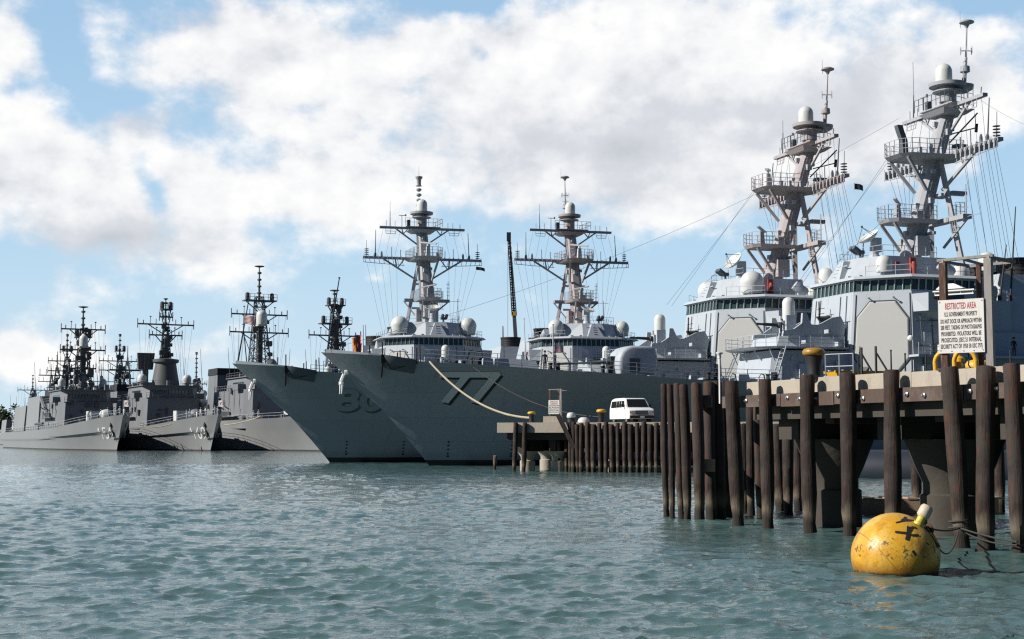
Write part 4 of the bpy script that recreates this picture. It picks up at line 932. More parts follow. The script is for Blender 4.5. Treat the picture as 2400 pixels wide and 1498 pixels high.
    for (x0, y0), (x1, y1) in zip(ringb[:-1], ringb[1:]):
        p = Vector((x0, y0, 0)); q = Vector((x1, y1, 0)); n = max(3, int(round((q - p).length / .74)))
        for i in range(n + 1):
            c = p.lerp(q, i / n); b.beam(c + Vector((0, 0, zt + .1)), c + Vector((0.08, 0, 17.25)), .085, .1)
        for z0, z1, ex in ((zt - .02, zt + .14, .02), (17.2, 17.34, .02)):
            d = (q - p).normalized(); nn = Vector((d.y, -d.x, 0)); nn = nn if nn.dot(p - Vector((56, 0, 0))) > 0 else -nn
            b.slab([p + nn * ex + Vector((0, 0, z0)), q + nn * ex + Vector((0, 0, z0)), q + nn * ex + Vector((0, 0, z1)), p + nn * ex + Vector((0, 0, z1))], -nn * .2)
    b.build('window_frames', GREY, br)
    b = MB(); b.loft([oct_ring(49.35, 53.0, 4.2, 8.2, 60.6, 17.33), oct_ring(49.5, 53.2, 3.9, 7.8, 60.6, 17.62)]); b.build('bridge_roof', GREY, t)
    b = MB()
    for sg in (-1, 1):
        b.rail([(50.3, sg * 4.7, 17.55), (53.3, sg * 7.6, 17.55), (60.4, sg * 7.6, 17.55)], 1.0, 1.6, .025, (1, .5))
        for x, y in ((49.7, .8), (49.7, 2.4), (50.2, 3.6)): b.box(x, x + .35, sg * y - .2, sg * y + .2, 17.55, 17.8)
    build_each(b, 'roof_railing', GREY, t)
    # bridge wings, signal panels, side platforms
    for sg in (-1, 1):
        b = MB(); b.prism([(53.2, sg * 7.4), (57.8, sg * 7.4), (57.8, sg * 9.2), (54.0, sg * 9.2)], 14.1, [(53.2, sg * 7.4), (57.8, sg * 7.4), (57.8, sg * 9.4), (53.9, sg * 9.4)], 15.75); b.prism([(53.2, sg * 7.55), (57.7, sg * 7.55), (57.7, sg * 8.4)], 12.9, [(53.2, sg * 7.5), (57.7, sg * 7.5), (57.7, sg * 9.0)], 14.09)
        b.build('bridge_wing', GREY, t)
        b = MB(); b.box(56.0, 57.7, sg * 9.42 - .02, sg * 9.42 + .02, 14.2, 15.6); b.build('name_board', worn((.03, .05, .09), .3, 3, .6)('name_board_blue') if 'name_board_blue' not in bpy.data.materials else bpy.data.materials['name_board_blue'], t)
        b = MB(); b.m = 0
        for x, mi in ((54.5, 0), (54.95, 1), (55.4, 2)): b.m = mi; b.box(x, x + .3, sg * 9.40 - .03, sg * 9.40 + .03, 15.1, 15.45)
        build_each(b, 'award_panel', [RED, BLACK, WHITE], t)
        b = MB(); b.box(52.6, 60, sg * 8.0, sg * 9.6, 9.85, 10.05) if sg > 0 else b.box(52.6, 60, -9.6, -8.0, 9.85, 10.05); b.rail([(52.7, sg * 9.5, 10.05), (60, sg * 9.5, 10.05)], 1.1, 1.2, .028); b.build('side_platform', GREY, t)
        b = MB(); b.lathe((55.4, sg * 9.0, 11.3), [(.2, 0), (.42, .08), (.42, 2.2), (.2, 2.3)], 14, (1, 0, 0)); b.box(55.3, 57.7, sg * 8.7 - .15, sg * 8.7 + .15, 10.05, 11.0); b.build('raft_canister', RADOME, t, 40)
        b = MB(); b.lathe((52.7, sg * 8.2, 11.6), [(.25, 0), (.28, .1), (.12, .35)], 10, (-.6, sg * .8, -.2)); b.tube((53.0, sg * 8.0, 11.6), (52.8, sg * 8.2, 11.6), .05); b.build('floodlight', WHITE, t)
    b = MB(); b.loft([[(49.3, .5, 14.2), (49.3, .1, 14.2), (48.0, .15, 14.15), (48.0, .45, 14.15)], [(49.3, .5, 12.4), (49.3, .1, 12.4), (48.0, .15, 14.0), (48.0, .45, 14.0)]]); b.beam((48.3, .9, 14.12), (48.3, -1.3, 14.0), .2, .16); b.tube((48.2, .3, 13.9), (48.2, .3, 15.6), .07); b.tube((48.4, 1.0, 14.9), (48.4, -.4, 14.9), .03); b.tube((48.4, .9, 14.4), (48.4, -.3, 14.4), .03); b.tube((48.7, -1.0, 13.5), (48.7, -1.1, 14.3), .03); b.beam((49.2, -1.0, 12.8), (48.6, -1.0, 13.4), .2, .3); b.build('front_antenna', BLACK, t)
    b = MB()                                                          # pipes, cable trunks, vents and doors on the house sides
    for sg in (-1, 1):
        for x in (54.0, 55.2, 56.6, 58.0, 59.3): b.tube((x, sg * 8.42, 7.2), (x, sg * 7.85, 13.8), .045, None, 5)
        b.tube((53.4, sg * 8.2, 10.9), (60.4, sg * 8.2, 10.9), .06, None, 5); b.tube((53.4, sg * 8.0, 13.3), (60.4, sg * 8.0, 13.3), .05, None, 5)
        for u_, v_ in ((.05, .05), (.97, .05)): b.tube(fc(u_, .02, .05) if sg > 0 else tuple(Vector(fc(u_, .02, .05)) * 1), fc(u_, .98, .05), .04, None, 5)
    for y in (-2.9, -1.7, 2.2, 3.1): b.tube((48.68, y, 7.6), (49.42, y * .95, 15.9), .04, None, 5)
    b.tube((48.95, -3.7, 11.2), (48.95, 3.7, 11.2), .05, None, 5); b.tube((49.2, -3.6, 13.4), (49.2, 3.6, 13.4), .035, None, 5)
    build_each(b, 'cable_trunk', CANVAS, t)
    b = MB()
    for sg in (-1, 1):
        for x, z, w_, h_ in ((53.9, 7.3, .8, 1.9), (56.3, 7.3, .8, 1.9), (58.9, 7.3, 1.0, 1.2), (54.2, 10.3, .8, 1.9), (59.2, 10.3, .8, 1.9), (57.6, 11.6, 1.0, .8)):
            y0 = 8.38 - (z + h_ - 6.8) * .085; b.box(x, x + w_, sg * (y0 + .12) - .1, sg * (y0 + .12) + .1, z, z + h_)
        for x, z in ((43.5, 7.4), (46.2, 7.4)): b.box(x, x + .8, sg * 4.1 - .12, sg * 4.1 + .12, z, z + 1.9)
        for x, z, k in ((42.8, 9.6, .35), (45.0, 9.5, .3), (47.4, 9.2, .4), (44.2, 11.2, .3), (46.6, 12.2, .35), (47.6, 11.0, .4)): b.box(x, x + k, sg * 3.62 - .5, sg * 3.62 + .3, z, z + k)
        for x, y, z in ((47.2, 7.2, 7.2), (46.0, 7.6, 7.2), (50.5, 8.6, 7.1), (45.2, 6.6, 7.2)): b.box(x - .4, x + .4, sg * y - .35, sg * y + .35, z, z + .9); b.tube((x, sg * y, z + .9), (x, sg * y, z + 1.4), .15, None, 8)
    build_each(b, 'door_or_locker', GREY, t)
    b = MB()
    for sg in (-1, 1):
        b.lathe((47.9, sg * 7.9, 7.1), [(.5, 0), (.5, .25), (.3, .35), (.3, .6)], 14); b.loft([[(47.5 + i * .22, sg * 7.9 + dy, 7.7 + dz + i * .28) for dy, dz in ((-.55, 0), (.55, 0), (.55, .35), (-.55, .35))] for i in (0, 3)])
    build_each(b, 'decoy_launcher', CANVAS, t)
    for sg in (-1, 1):
        b = MB(); b.lathe((47.0, sg * 8.4, 7.1), [(.38, 0), (.36, .25), (.16, 1.0), (.2, 1.05), (0, 1.1)], 14); b.build('cowl_vent', WHITE, t, 40)
    b = MB()                                                          # inclined ladders from the main deck
    for sg in (-1, 1):
        for dx in (0, .7): b.beam((40.2 + dx * .1, sg * (4.8 + dx), 7.2), (41.6 + dx * .1, sg * (4.4 + dx), 10.8), .06, .12)
        for k in range(9): f = k / 8.5; b.beam((40.2 + 1.4 * f, sg * (4.8 - .4 * f), 7.3 + 3.5 * f), (40.27 + 1.4 * f, sg * (5.5 - .4 * f), 7.3 + 3.5 * f), .16, .04)
    build_each(b, 'ladder', GREY, t)
    # pilothouse top
    b = MB(); b.loft([oct_ring(50.0, 52.3, 1.9, 4.5, 59.6, 17.55), oct_ring(51.5, 53.0, 1.6, 4.1, 59.6, 19.75)]); b.build('upper_house', GREY, t)
    b = MB(); b.prism([(49.5, -1.3), (51.2, -1.3), (51.2, 1.3), (49.5, 1.3)], 17.55, [(50.6, -.35), (51.6, -.35), (51.6, .35), (50.6, .35)], 19.55); b.box(50.4, 50.52, -1.3, 1.3, 18.95, 19.05)
    for z in (17.95, 18.3, 18.65, 19.0): b.box(49.45 + (z - 17.55) * .55, 49.6 + (z - 17.55) * .55, -.3, .3, z, z + .04)
    b.build('ladder_wedge', WHITE if False else GREY, t)
    for sg in (-1, 1):
        b = MB(); b.lathe((55.6, sg * 4.62, 18.5), [(.18, -.6), (.26, -.4), (.18, .0), (.28, .35), (.18, .7)], 12); b.box(55.3, 55.9, sg * 4.4 - .1, sg * 4.4 + .1, 17.56, 19.6); b.build('fire_gear', RED, t, 40)
        b = MB(); b.box(53.7, 54.1, sg * 4.45 - .1, sg * 4.45 + .1, 18.9, 19.15); b.build('alarm_box', RED, t)
    b = MB(); b.rail([(52.7, -3.9, 19.75), (58.6, -3.9, 19.75)], 1.05, 1.1, .025, (1, .5)); b.rail([(52.7, 3.9, 19.75), (58.6, 3.9, 19.75)], 1.05, 1.1, .025, (1, .5)); b.rail([(52.7, -3.9, 19.75), (52.1, -1.5, 19.75), (52.1, 1.5, 19.75), (52.7, 3.9, 19.75)], 1.05, 1.3, .025, (1, .5)); b.build('house_top_railing', GREY, t)
    # illuminator dish on the house top
    b = MB(); b.lathe((54.2, 0, 19.75), [(.6, 0), (.55, .5), (.45, .6), (.42, 1.5)], 14); b.box(54.1, 54.75, -.5, .5, 20.6, 22.0); il = b.build('illuminator_pedestal', GREY, t, 40)
    ax = Vector(o.get('dish_axis', (-.55, 0, .83))); dc = Vector((53.75, 0, 21.75))
    b = MB(); dish(b, dc, ax, 1.2); b.build('illuminator_dish', RADOME, il, 50)
    b = MB(); tip = dc + ax.normalized() * 1.5
    for k in range(3): a = Vector(ax).orthogonal().normalized(); c = a * math.cos(k * 2.1) + ax.normalized().cross(a) * math.sin(k * 2.1); b.tube(dc + c * 1.15 + ax * .35, tip, .03)
    b.lathe(tip, [(.1, 0), (.12, .15), (0, .2)], 8, ax); b.build('feed_struts', CANVAS, il)
    b = MB(); b.lathe((51.9, -1.2, 19.75), [(.14, 0), (.12, .5)], 8)
    for y in (-1.55, -.95): b.lathe((51.6, y, 20.35), [(.25, 0), (.25, .75), (.18, .8)], 10, (-.8, 0, .55))
    b.box(51.6, 52.1, -1.7, -.8, 20.15, 20.5); b.build('optical_director', CANVAS, t, 40)
    # radomes either side of the bridge roof
    for sg in (-1, 1):
        r, hh, zz = o.get('dome', (.75, 1.6, 17.95)) if sg < 0 else o.get('dome_stbd', o.get('dome', (.75, 1.6, 17.95)))
        b = MB(); b.lathe((51.9 if r < 1 else 53, sg * 5.3, 17.5), [(r * .45, 0), (r * .4, zz - 17.5), (r * .9, zz - 17.4)], 16); p = b.build('radome_pedestal', GREY, t, 40)
        b = MB(); xx = 51.9 if r < 1 else 53
        if r < 1: b.dome((xx, sg * 5.3, zz), r, hh, 22)
        else: b.lathe((xx, sg * 5.3, zz), [(r * .82, 0), (r * .85, hh * .05), (r * .97, hh * .42), (r, hh * .5)] + [(r * math.cos(a), hh * .5 + r * math.sin(a)) for a in [PI / 2 * i / 8 for i in range(1, 9)]], 24)
        b.build('radome', RADOME, p, 60)
    b = MB(); b.lathe((58.4, -5.4, 17.55), [(.22, 0), (.18, .9)], 10); b.lathe((58.0, -5.4, 18.9), [(.5, -.1), (.55, .2), (.55, 1.3), (.4, 1.5)], 16, (.75, -.15, -.55)); b.lathe((58.4, 5.4, 17.55), [(.22, 0), (.18, .9)], 10); b.lathe((58.0, 5.4, 18.9), [(.5, -.1), (.55, .2), (.55, 1.3), (.4, 1.5)], 16, (.75, .15, -.55)); build_each(b, 'searchlight', GREY, t, 40)
    z1, z2 = 23.9, 30.35
    # ------------------- mast
    M0 = Vector((58.0, 0, 19.5)); M1 = Vector((63.1, 0, 36.2))
    mz = lambda z: M0.lerp(M1, (z - 19.5) / 16.7)
    b = MB(); b.loft([[(M.x + dx * w, dy * v, M.z) for dx, dy in ((-1, -.55), (-.55, -1), (.55, -1), (1, -.55), (1, .55), (.55, 1), (-.55, 1), (-1, .55))] for M, w, v in ((M0, .92, .95), (mz(28), .80, .85), (M1, .68, .78))])
    b.box(mz(21).x - .5, mz(21).x + .9, -1.75, -1.1, 20.3, 22.2); b.box(mz(21).x - .5, mz(21).x + .9, 1.1, 1.75, 20.3, 22.2)
    mast = b.build('mast', mp, t)
    for sg in (-1, 1):
        b = MB(); b.beam((63.6, sg * 4.6, 7), (61.4, sg * .8, 30.0), .52, .52, .42, .42); b.build('mast_leg', mp, mast)
    b = MB()
    for z in (26.4, 22.5): b.beam((mz(z).x + .7, -2.2 if z < 25 else -1.9, z), (mz(z).x + .7, 2.2 if z < 25 else 1.9, z), .3, .3)
    b.box(mz(26.5).x + .6, mz(26.5).x + 2.4, -.7, .7, 26.4, 26.55); b.box(mz(26.7).x + 2.3, mz(26.7).x + 4.0, -1.1, -.4, 26.6, 27.0); build_each(b, 'bracket', mp, mast)
    b = MB(); rs = random.Random(5)
    for sg in (-1, 1):
        y = sg * .98
        for k in range(44): z = 20.5 + k * .34; b.tube((mz(z).x - .2, y, z), (mz(z).x + .2, y, z), .018, None, 4)
        for dx in (-.2, .2): b.tube((mz(20.4).x + dx, y, 20.4), (mz(35.2).x + dx, sg * .86, 35.2), .022, None, 4)
        b.tube((mz(20).x + .62, sg * .92, 20), (mz(35).x + .5, sg * .75, 35), .06, None, 5); b.tube((mz(20).x - .55, sg * .95, 20), (mz(34).x - .45, sg * .78, 34), .04, None, 5)
    b.build('mast_ladder', mp, mast)
    b = MB()
    for x, y, z, k in ((-.95, .2, 22.4, .22), (-.9, -.4, 25.2, .2), (-.95, .1, 28.2, .25), (.2, -1.1, 25.6, .25), (-.4, -1.05, 28.6, .2), (.3, -1.0, 32.6, .28), (-.85, 0, 33.6, .22), (.2, 1.0, 28.4, .25), (.9, -.3, 33.2, .25), (-.9, -.2, 31.4, .16)):
        c = mz(z).x + x; b.box(c - k, c + k, y - k * .8, y + k * .8, z, z + k * 2.2)
    for y, z, h in ((-2.6, z1, 2.1), (-1.6, z1, 1.6), (1.4, z1, 1.9)): b.tube((60.4, y * .6, z), (60.4, y * .6, z + h), .04, .025, 5)
    for x, y, h in ((58.6, -1.6, 1.9), (59.4, -2.0, 2.6), (60.6, -2.3, 1.7), (58.8, 1.6, 2.2), (63.2, -1.8, 2.4), (63.4, 1.2, 2.0)): b.tube((x, y, z2), (x, y, z2 + h), .045, .025, 5); b.box(x - .14, x + .14, y - .14, y + .14, z2, z2 + .7)
    build_each(b, 'mast_fitting', GREY, mast)
    # lower radar platform and arm
    z1 = 23.9; b = MB(); b.prism([(55.4, -.9), (56, -1.6), (60.2, -1.6), (60.2, 1.6), (56, 1.6), (55.4, .9)], z1 - .36, [(55.2, -1.0), (55.9, -1.8), (60.2, -1.8), (60.2, 1.8), (55.9, 1.8), (55.2, 1.0)], z1)
    for y in (-.9, .9): b.beam((55.8, y * 1.3, z1 - .4), (mz(20.8).x - .7, y, 20.9), .22, .28)
    b.build('lower_platform', mp, mast)
    b = MB(); b.rail([(60.2, -1.75, z1), (55.9, -1.75, z1), (55.25, -1, z1), (55.25, 1, z1), (55.9, 1.75, z1), (60.2, 1.75, z1)], 1.35, .75, .03, (1, .66, .33)); b.build('lower_railing', mp, mast)
    b = MB(); b.box(61.4, 62.4, -4.3, 3.0, z1 - .2, z1 + .25); b.beam((62, -4.2, z1 - .1), (61.4, -1.0, 21.2), .2, .2); b.beam((62, 3.0, z1 - .1), (61.4, 1.0, 21.2), .2, .2); b.rail([(61.3, -3.2, z1 + .25), (62.4, -3.2, z1 + .25), (62.4, -1.2, z1 + .25)], 1.3, .7, .03)
    b.tube((61.9, -4.1, z1 + .2), (61.9, -4.15, z1 + 3.2), .07, .05); b.tube((61.9, -4.3, z1), (61.9, -6.2, z1), .03)
    for z in (.9, 1.5, 2.1, 2.7): b.tube((61.9, -4.4, z1 + z), (61.9, -3.85, z1 + z), .03)
    for k in range(4): b.tube((61.5, -2.0 - k * .35, z1 - .2), (61.5, -2.2 - k * .35, z1 - 1.3), .03)
    b.tube((61.5, -2.0, z1 - .8), (61.5, -3.4, z1 - .8), .03); b.tube((61.5, -2.2, z1 - 1.3), (61.5, -3.4, z1 - 1.3), .03); b.build('lower_arm', mp, mast)
    # upper platform with its yard and lattice of dipoles
    z2 = 30.35; b = MB(); b.prism([(56.8, -1.2), (57.6, -2.0), (62.6, -2.2), (63.6, 0), (62.6, 2.2), (57.6, 2.0), (56.8, 1.2)], z2 - .3, [(56.4, -1.3), (57.3, -2.3), (62.9, -2.7), (64.2, 0), (62.9, 2.7), (57.3, 2.3), (56.4, 1.3)], z2)
    for y in (-1.0, 1.0): b.beam((57.2, y * 1.6, z2 - .3), (mz(26.7).x - .6, y, 26.9), .24, .3)
    b.build('upper_platform', mp, mast)
    b = MB(); b.rail([(62.9, -2.6, z2), (57.3, -2.25, z2), (56.45, -1.3, z2), (56.45, 1.3, z2), (57.3, 2.25, z2), (62.9, 2.6, z2), (64.1, 0, z2), (62.9, -2.6, z2)], 1.45, .8, .03, (1, .66, .33)); b.build('upper_railing', mp, mast)
    Y2 = 9.6; b = MB(); b.box(61.7, 62.3, -Y2, Y2, z2 - .02, z2 + .34)
    for sg in (-1, 1):
        b.beam((62, sg * 6.3, z2), (61.5, sg * .9, 27.0), .26, .26); b.beam((62, sg * 3.0, z2), (61.85, sg * 4.1, z2 - 1.45), .16, .16); b.beam((62, sg * 4.4, z2), (61.85, sg * 4.2, z2 - 1.4), .16, .16)
        b.tube((61.6, sg * 3.0, z2 - 1.0), (61.6, sg * Y2, z2 - .62), .045); b.tube((61.6, sg * Y2, z2 - .62), (61.6, sg * Y2, z2), .045)
        for i in range(9):
            y = 3.2 + i * .75; b.tube((61.6, sg * y, z2 - .98 + i * .045), (61.55, sg * (y + .3), z2 + .5), .045); 
            if near: b.box(61.45, 61.85, sg * (y + .1) - .09, sg * (y + .1) + .09, z2 - .55, z2 + .25)
    b.build('lower_yard', mp, mast)
    b = MB()
    for sg in (-1, 1):
        b.tube((62, sg * 7.6, z2 + .3), (62.4, sg * 7.5, z2 + 4.6), .09, .05); b.tube((62, sg * (Y2 - .6), z2 + .3), (62.1, sg * (Y2 - .6), z2 + 2.9), .05, .03); b.lathe((62, sg * 7.6, z2 + .3), [(.18, 0), (.18, .5), (.1, .7)], 8)
        for k in range(4): b.lathe((62, sg * (Y2 - .6), z2 + .5 + k * .3), [(.1, 0), (.36, .05), (.36, .11), (.1, .16)], 8)
        b.tube((62, sg * 5.0, z2 + .3), (62, sg * 5.0, z2 + 1.9), .05); b.tube((61.8, sg * 3.6, z2 + .3), (61.8, sg * 3.6, z2 + 1.5), .06); b.lathe((62, sg * 6.6, z2 + .3), [(.16, 0), (.16, .6), (.08, .9)], 8)
    build_each(b, 'yard_antenna', CANVAS, mast)
    # navigation radars
    b = MB()
    if o.get('shroud'): b.loft([[(57.6 + dx * .3 + sh, dy * .3, z2 + z) for dx, dy in ((-1, -1), (1, -1), (1, 1), (-1, 1))] for z, sh in ((0, .25), (1.6, .15), (2.5, -.2), (3.0, -.35), (3.1, -.35))])
    else: b.prism([(57.4, -.35), (58.1, -.35), (58.1, .35), (57.4, .35)], z2, [(57.5, -.25), (58, -.25), (58, .25), (57.5, .25)], z2 + 1.7); b.beam((57.0, -1.2, z2 + 2.0), (58.6, 1.2, z2 + 2.35), .35, .22); b.lathe((57.75, 0, z2 + 1.7), [(.2, 0), (.2, .3)], 10)
    b.build('surface_radar', CANVAS if o.get('shroud') else RADOME, mast)
    b = MB(); b.prism([(56.6, -.3), (57.2, -.3), (57.2, .3), (56.6, .3)], z1, [(56.7, -.2), (57.1, -.2), (57.1, .2), (56.7, .2)], z1 + 1.5); b.beam((56.0, -.95, z1 + 2.0), (57.8, .95, z1 + 1.7), .3, .18); b.lathe((56.9, 0, z1 + 1.4), [(.16, 0), (.16, .4)], 10); b.box(58.3, 59, -1.2, -.6, z1, z1 + .9); b.build('navigation_radar', MASTP, mast)
    # top yard, ring platform, radome, topmast
    z3 = 35.4; Y3 = 6.9; b = MB(); b.beam((62.4, -Y3, z3), (62.4, Y3, z3), .55, .34)
    b.beam((62.0, -2.8, z3 + .18), (62.0, 2.8, z3 + .18), 1.0, .1)
    for sg in (-1, 1):
        b.beam((62.5, sg * 4.3, z3 - .1), (62.6, sg * .8, 32.9), .22, .22); b.beam((62.5, sg * 2.3, z3 - .1), (62.55, sg * 3.1, z3 - 1.0), .14, .14); b.beam((62.5, sg * 3.3, z3 - .1), (62.55, sg * 3.0, z3 - 1.0), .14, .14)
        b.tube((62.1, sg * 4.2, z3 - .2), (62.1, sg * 4.4, z3 - 1.0), .04); b.tube((62.1, sg * 6.0, z3 - .2), (62.1, sg * 5.9, z3 - 1.0), .04); b.tube((62.1, sg * 4.3, z3 - .6), (62.1, sg * 6.0, z3 - .6), .035); b.tube((62.1, sg * 4.4, z3 - 1.0), (62.1, sg * 5.9, z3 - 1.0), .035); b.tube((62.1, sg * 5.2, z3 - .2), (62.1, sg * 5.2, z3 - 1.0), .035)
    b.prism([(61.4, -1.6), (64, -1.6), (64, 1.6), (61.4, 1.6)], z3 - .7, [(61.0, -2.2), (64.6, -2.2), (64.6, 2.2), (61.0, 2.2)], z3 - .25)
    b.build('upper_yard', mp, mast)
    b = MB(); b.rail([(61.1, -3.0, z3 + .2), (61.1, 3.0, z3 + .2)], 1.25, .8, .03, (1, .5)); b.rail([(61.1, -3, z3 + .2), (64.4, -2.2, z3)], 1.25, .8, .03, (1, .5))
    b.tube((62.4, -6.2, z3 + .1), (62.5, -6.2, z3 + .9), .05); b.tube((62.4, 5.2, z3), (62.5, 5.2, z3 + 2.7), .08, .05); b.tube((62.5, 5.2, z3 + 2.7), (62.5, 5.2, z3 + 4.2 + (2 if o.get('shroud') else 0)), .025)
    b.tube((62.4, 3.3, z3), (62.4, 3.3, z3 + 2.0), .05); b.tube((62.4, 2.8, z3 + 2.0), (62.4, 3.8, z3 + 2.0), .05); b.lathe((62.4, 2.7, z3 + 1.9), [(.12, 0), (.12, .3)], 8); b.box(62, 62.5, 2.0, 2.5, z3 + .15, z3 + 1.3)
    for y in (-5, -4.2, 4.4, 5.8): b.tube((62.4, y, z3), (62.4, y, z3 + 1.1), .035)
    build_each(b, 'yard_fitting', CANVAS, mast)
    b = MB(); b.lathe((63.0, 0, 36.2), [(.85, 0), (.85, .95), (1.5, 1.02), (1.5, 1.12), (.8, 1.16), (.8, 1.5), (1.82, 1.56), (1.86, 1.9), (0, 1.9)], 26); b.lathe((64.6, 0, 37.3), [(.6, 0), (1.2, .35), (1.25, .75), (0, .75)], 18); b.tube((64.2, -1.0, 36), (64.2, -1.0, 39.6), .04); b.build('ring_platform', mp, mast, 40)
    b = MB(); b.dome((62.6, 0, 38.1), .82, 2.05, 22); b.build('top_radome', RADOME, mast, 60)
    P = Vector((64.9, 0, 38)); b = MB()
    if o.get('tacan') == 'stack':
        b.tube(P, P + Vector((.2, 0, 2.2)), .28, .22, 10)
        for k in range(5): b.lathe(P + Vector((.25 + .04 * k, 0, .4 + k * .85)), [(.14, 0), (.42, .22), (.45, .42), (.14, .6)], 12)
        b.lathe(P + Vector((.45, 0, 4.7)), [(.5, 0), (.55, .05), (.35, .1), (.36, 1.0), (.42, 1.1), (.6, 1.4), (.6, 1.55), (0, 1.6)], 16); b.tube(P + Vector((.45, 0, 6.2)), P + Vector((.5, 0, 8.0)), .05, .02)
    else:
        b.tube(P, P + Vector((.35, 0, 3.0)), .25, .16, 8); b.lathe(P + Vector((.2, 0, 1.4)), [(.3, 0), (.5, .1), (.48, .65), (.3, .7)], 14); b.tube(P + Vector((.35, 0, 3)), P + Vector((.55, 0, 6.2)), .11, .07, 8)
        for a in range(6): c = Vector((math.cos(a * 1.047), math.sin(a * 1.047), 0)) * .62; q = P + Vector((.4, 0, 3.7)); b.tube(q, q + c, .03); b.tube(q + c - Vector((0, 0, .35)), q + c + Vector((0, 0, .35)), .04)
        b.lathe(P + Vector((.55, 0, 6.1)), [(.12, 0), (.3, .35), (.72, .5), (.74, .62), (.5, .75), (0, .8)], 20); b.tube(P + Vector((.3, .72, 6.3)), P + Vector((.3, .74, 8.0)), .035, .02)
        for z in (.5, .9, 2.2, 2.6): b.tube(P + Vector((.0, -.45, z)), P + Vector((.3, .45, z)), .035)
    b.build('topmast', mp, mast, 40)
    b = MB(); b.beam((63.4, 0, 33), (66.2, -.2, 33.8), .12, .12); b.beam((63.0, 0, 32), (66.3, -.2, 35.3), .13, .13); b.box(63.6, 64.9, -.4, .4, 31.6, 31.95); b.build('signal_gaff', CANVAS, mast)
    b = MB(); b.tube((66.1, -.2, 35.0), (66.0, -.2, 33.5), .03)
    for z in (34.2, 32.3): b.prism([(65.9, -.22), (66.25, -.22), (66.2, -.18), (65.9, -.18)], z - .9, [(66.0, -.22), (66.35, -.22), (66.35, -.18), (66.0, -.18)], z)
    build_each(b, 'pennant', BLACK, mast)
    # halyards
    b = MB(); hr = .016
    for sg in (-1, 1):
        for i, y in enumerate((4.2, 5.4, 6.6, 7.8, 9.0)):
            if near and sg < 0: b.tube((61.9, sg * y, z2 - .5), (63.5 + i * .7, sg * (y * .55 + 1.6), 17.6), hr, None, 4); b.tube((62, sg * (y - .5), z2 - .5), (64.4 + i * .4, sg * (y * .5 + 1.2), 17.6), hr, None, 4)
            else: b.tube((61.9, sg * y, z2 - .5), (60 + i, sg * (y * .3 + 3), 17.6), hr, None, 4)
        for y in (3.5, 5.0, 6.3): b.tube((62.4, sg * y, z3 - .2), (62.0, sg * (y + 1.0), z2 + .3), hr, None, 4)
    b.tube((56.5, 0, z2), (46, 1.0, 17.0), hr, None, 4); b.tube((56.5, .8, z2), (47, 2.0, 17.0), hr, None, 4); b.tube((55.4, 0, z1), (50, 0, 19.4), hr, None, 4); b.build('halyards', DROPE, mast)
    # ------------------- midships and aft
    b = MB(); b.loft([[(60.5, -7.6, 6.8), (84, -7.6, 6.2), (84, 7.6, 6.2), (60.5, 7.6, 6.8)], [(60.6, -7.3, 12.4), (84, -7.2, 12.4), (84, 7.2, 12.4), (60.6, 7.3, 12.4)]]); b.build('midship_house', GREY, t)
    for x0 in (66.5, 88):
        b = MB(); b.loft([[(x0 - 3.2, -6.6, 12.38), (x0 + 8, -6.6, 12.38), (x0 + 8, 6.6, 12.38), (x0 - 3.2, 6.6, 12.38)], [(x0 - 1.8, -5.4, 18.3), (x0 + 7.0, -5.4, 18.3), (x0 + 7.0, 5.4, 18.3), (x0 - 1.8, 5.4, 18.3)]]); fu = b.build('funnel', GREY, t)
        for y in (-2.6, 2.6):
            b = MB(); b.lathe((x0 + 2.2, y, 18.2), [(1.75, 0), (1.75, 1.7), (1.85, 1.75), (1.85, 1.95), (1.5, 1.95), (1.45, 1.2)], 18); 
            for z in (.3, .7, 1.1, 1.5): b.lathe((x0 + 2.2, y, 18.2), [(1.72, z), (1.82, z + .05), (1.82, z + .13), (1.72, z + .18)], 18)
            b.build('exhaust_stack', BLACK, fu, 40)
    for y, x in ((-5.9, 62.8), (-4.4, 60.9)):
        b = MB(); b.lathe((x, y, 15.5 if x < 62 else 16.5), [(.28, 0), (.25, 1.6), (.85, 1.9), (.85, 2.0)], 14); p = b.build('aft_radome_post', GREY, t, 40); b = MB(); b.dome((x, y, 17.5 if x < 62 else 18.5), .82, 1.75, 20); b.build('radome', RADOME, p, 60)
    b = MB(); b.box(60.6, 64.6, -6.9, 6.9, 12.4, 15.5); b.rail([(61, -6.7, 15.5), (64.4, -6.7, 15.5)], 1.1, .9, .03); b.beam((60.7, -5.2, 15.5), (62.7, -6.3, 16.5), .2, .2); b.build('signal_house', GREY, t)
    b = MB()
    for x, y, z, h in ((64.8, -6.6, 15.5, 9.2), (63.4, -6.9, 15.5, 5.4), (86, -5, 12.4, 9.5), (86, 5, 12.4, 9.5)) + (((80, 6.4, 12.4, 9), (83, -6.4, 12.4, 9)) if not near else ()): b.tube((x, y, z), (x + .9, y, z + h), .11, .05); b.lathe((x, y, z), [(.2, 0), (.2, .5), (.12, .6)], 8)
    build_each(b, 'whip_antenna', BLACK, t)
    b = MB(); b.loft([[(84, -7.6, 6.2), (122, -7.4, 5.8), (122, 7.4, 5.8), (84, 7.6, 6.2)], [(84, -7.0, 13.5), (121.4, -7.0, 12.6), (121.4, 7.0, 12.6), (84, 7.0, 13.5)]]); b.build('hangar', GREY, t)
    b = MB(); b.tube((152, 0, 5.9), (152.8, 0, 11.5), .07, .04); b.build('ensign_staff', GREY, t)
    return t

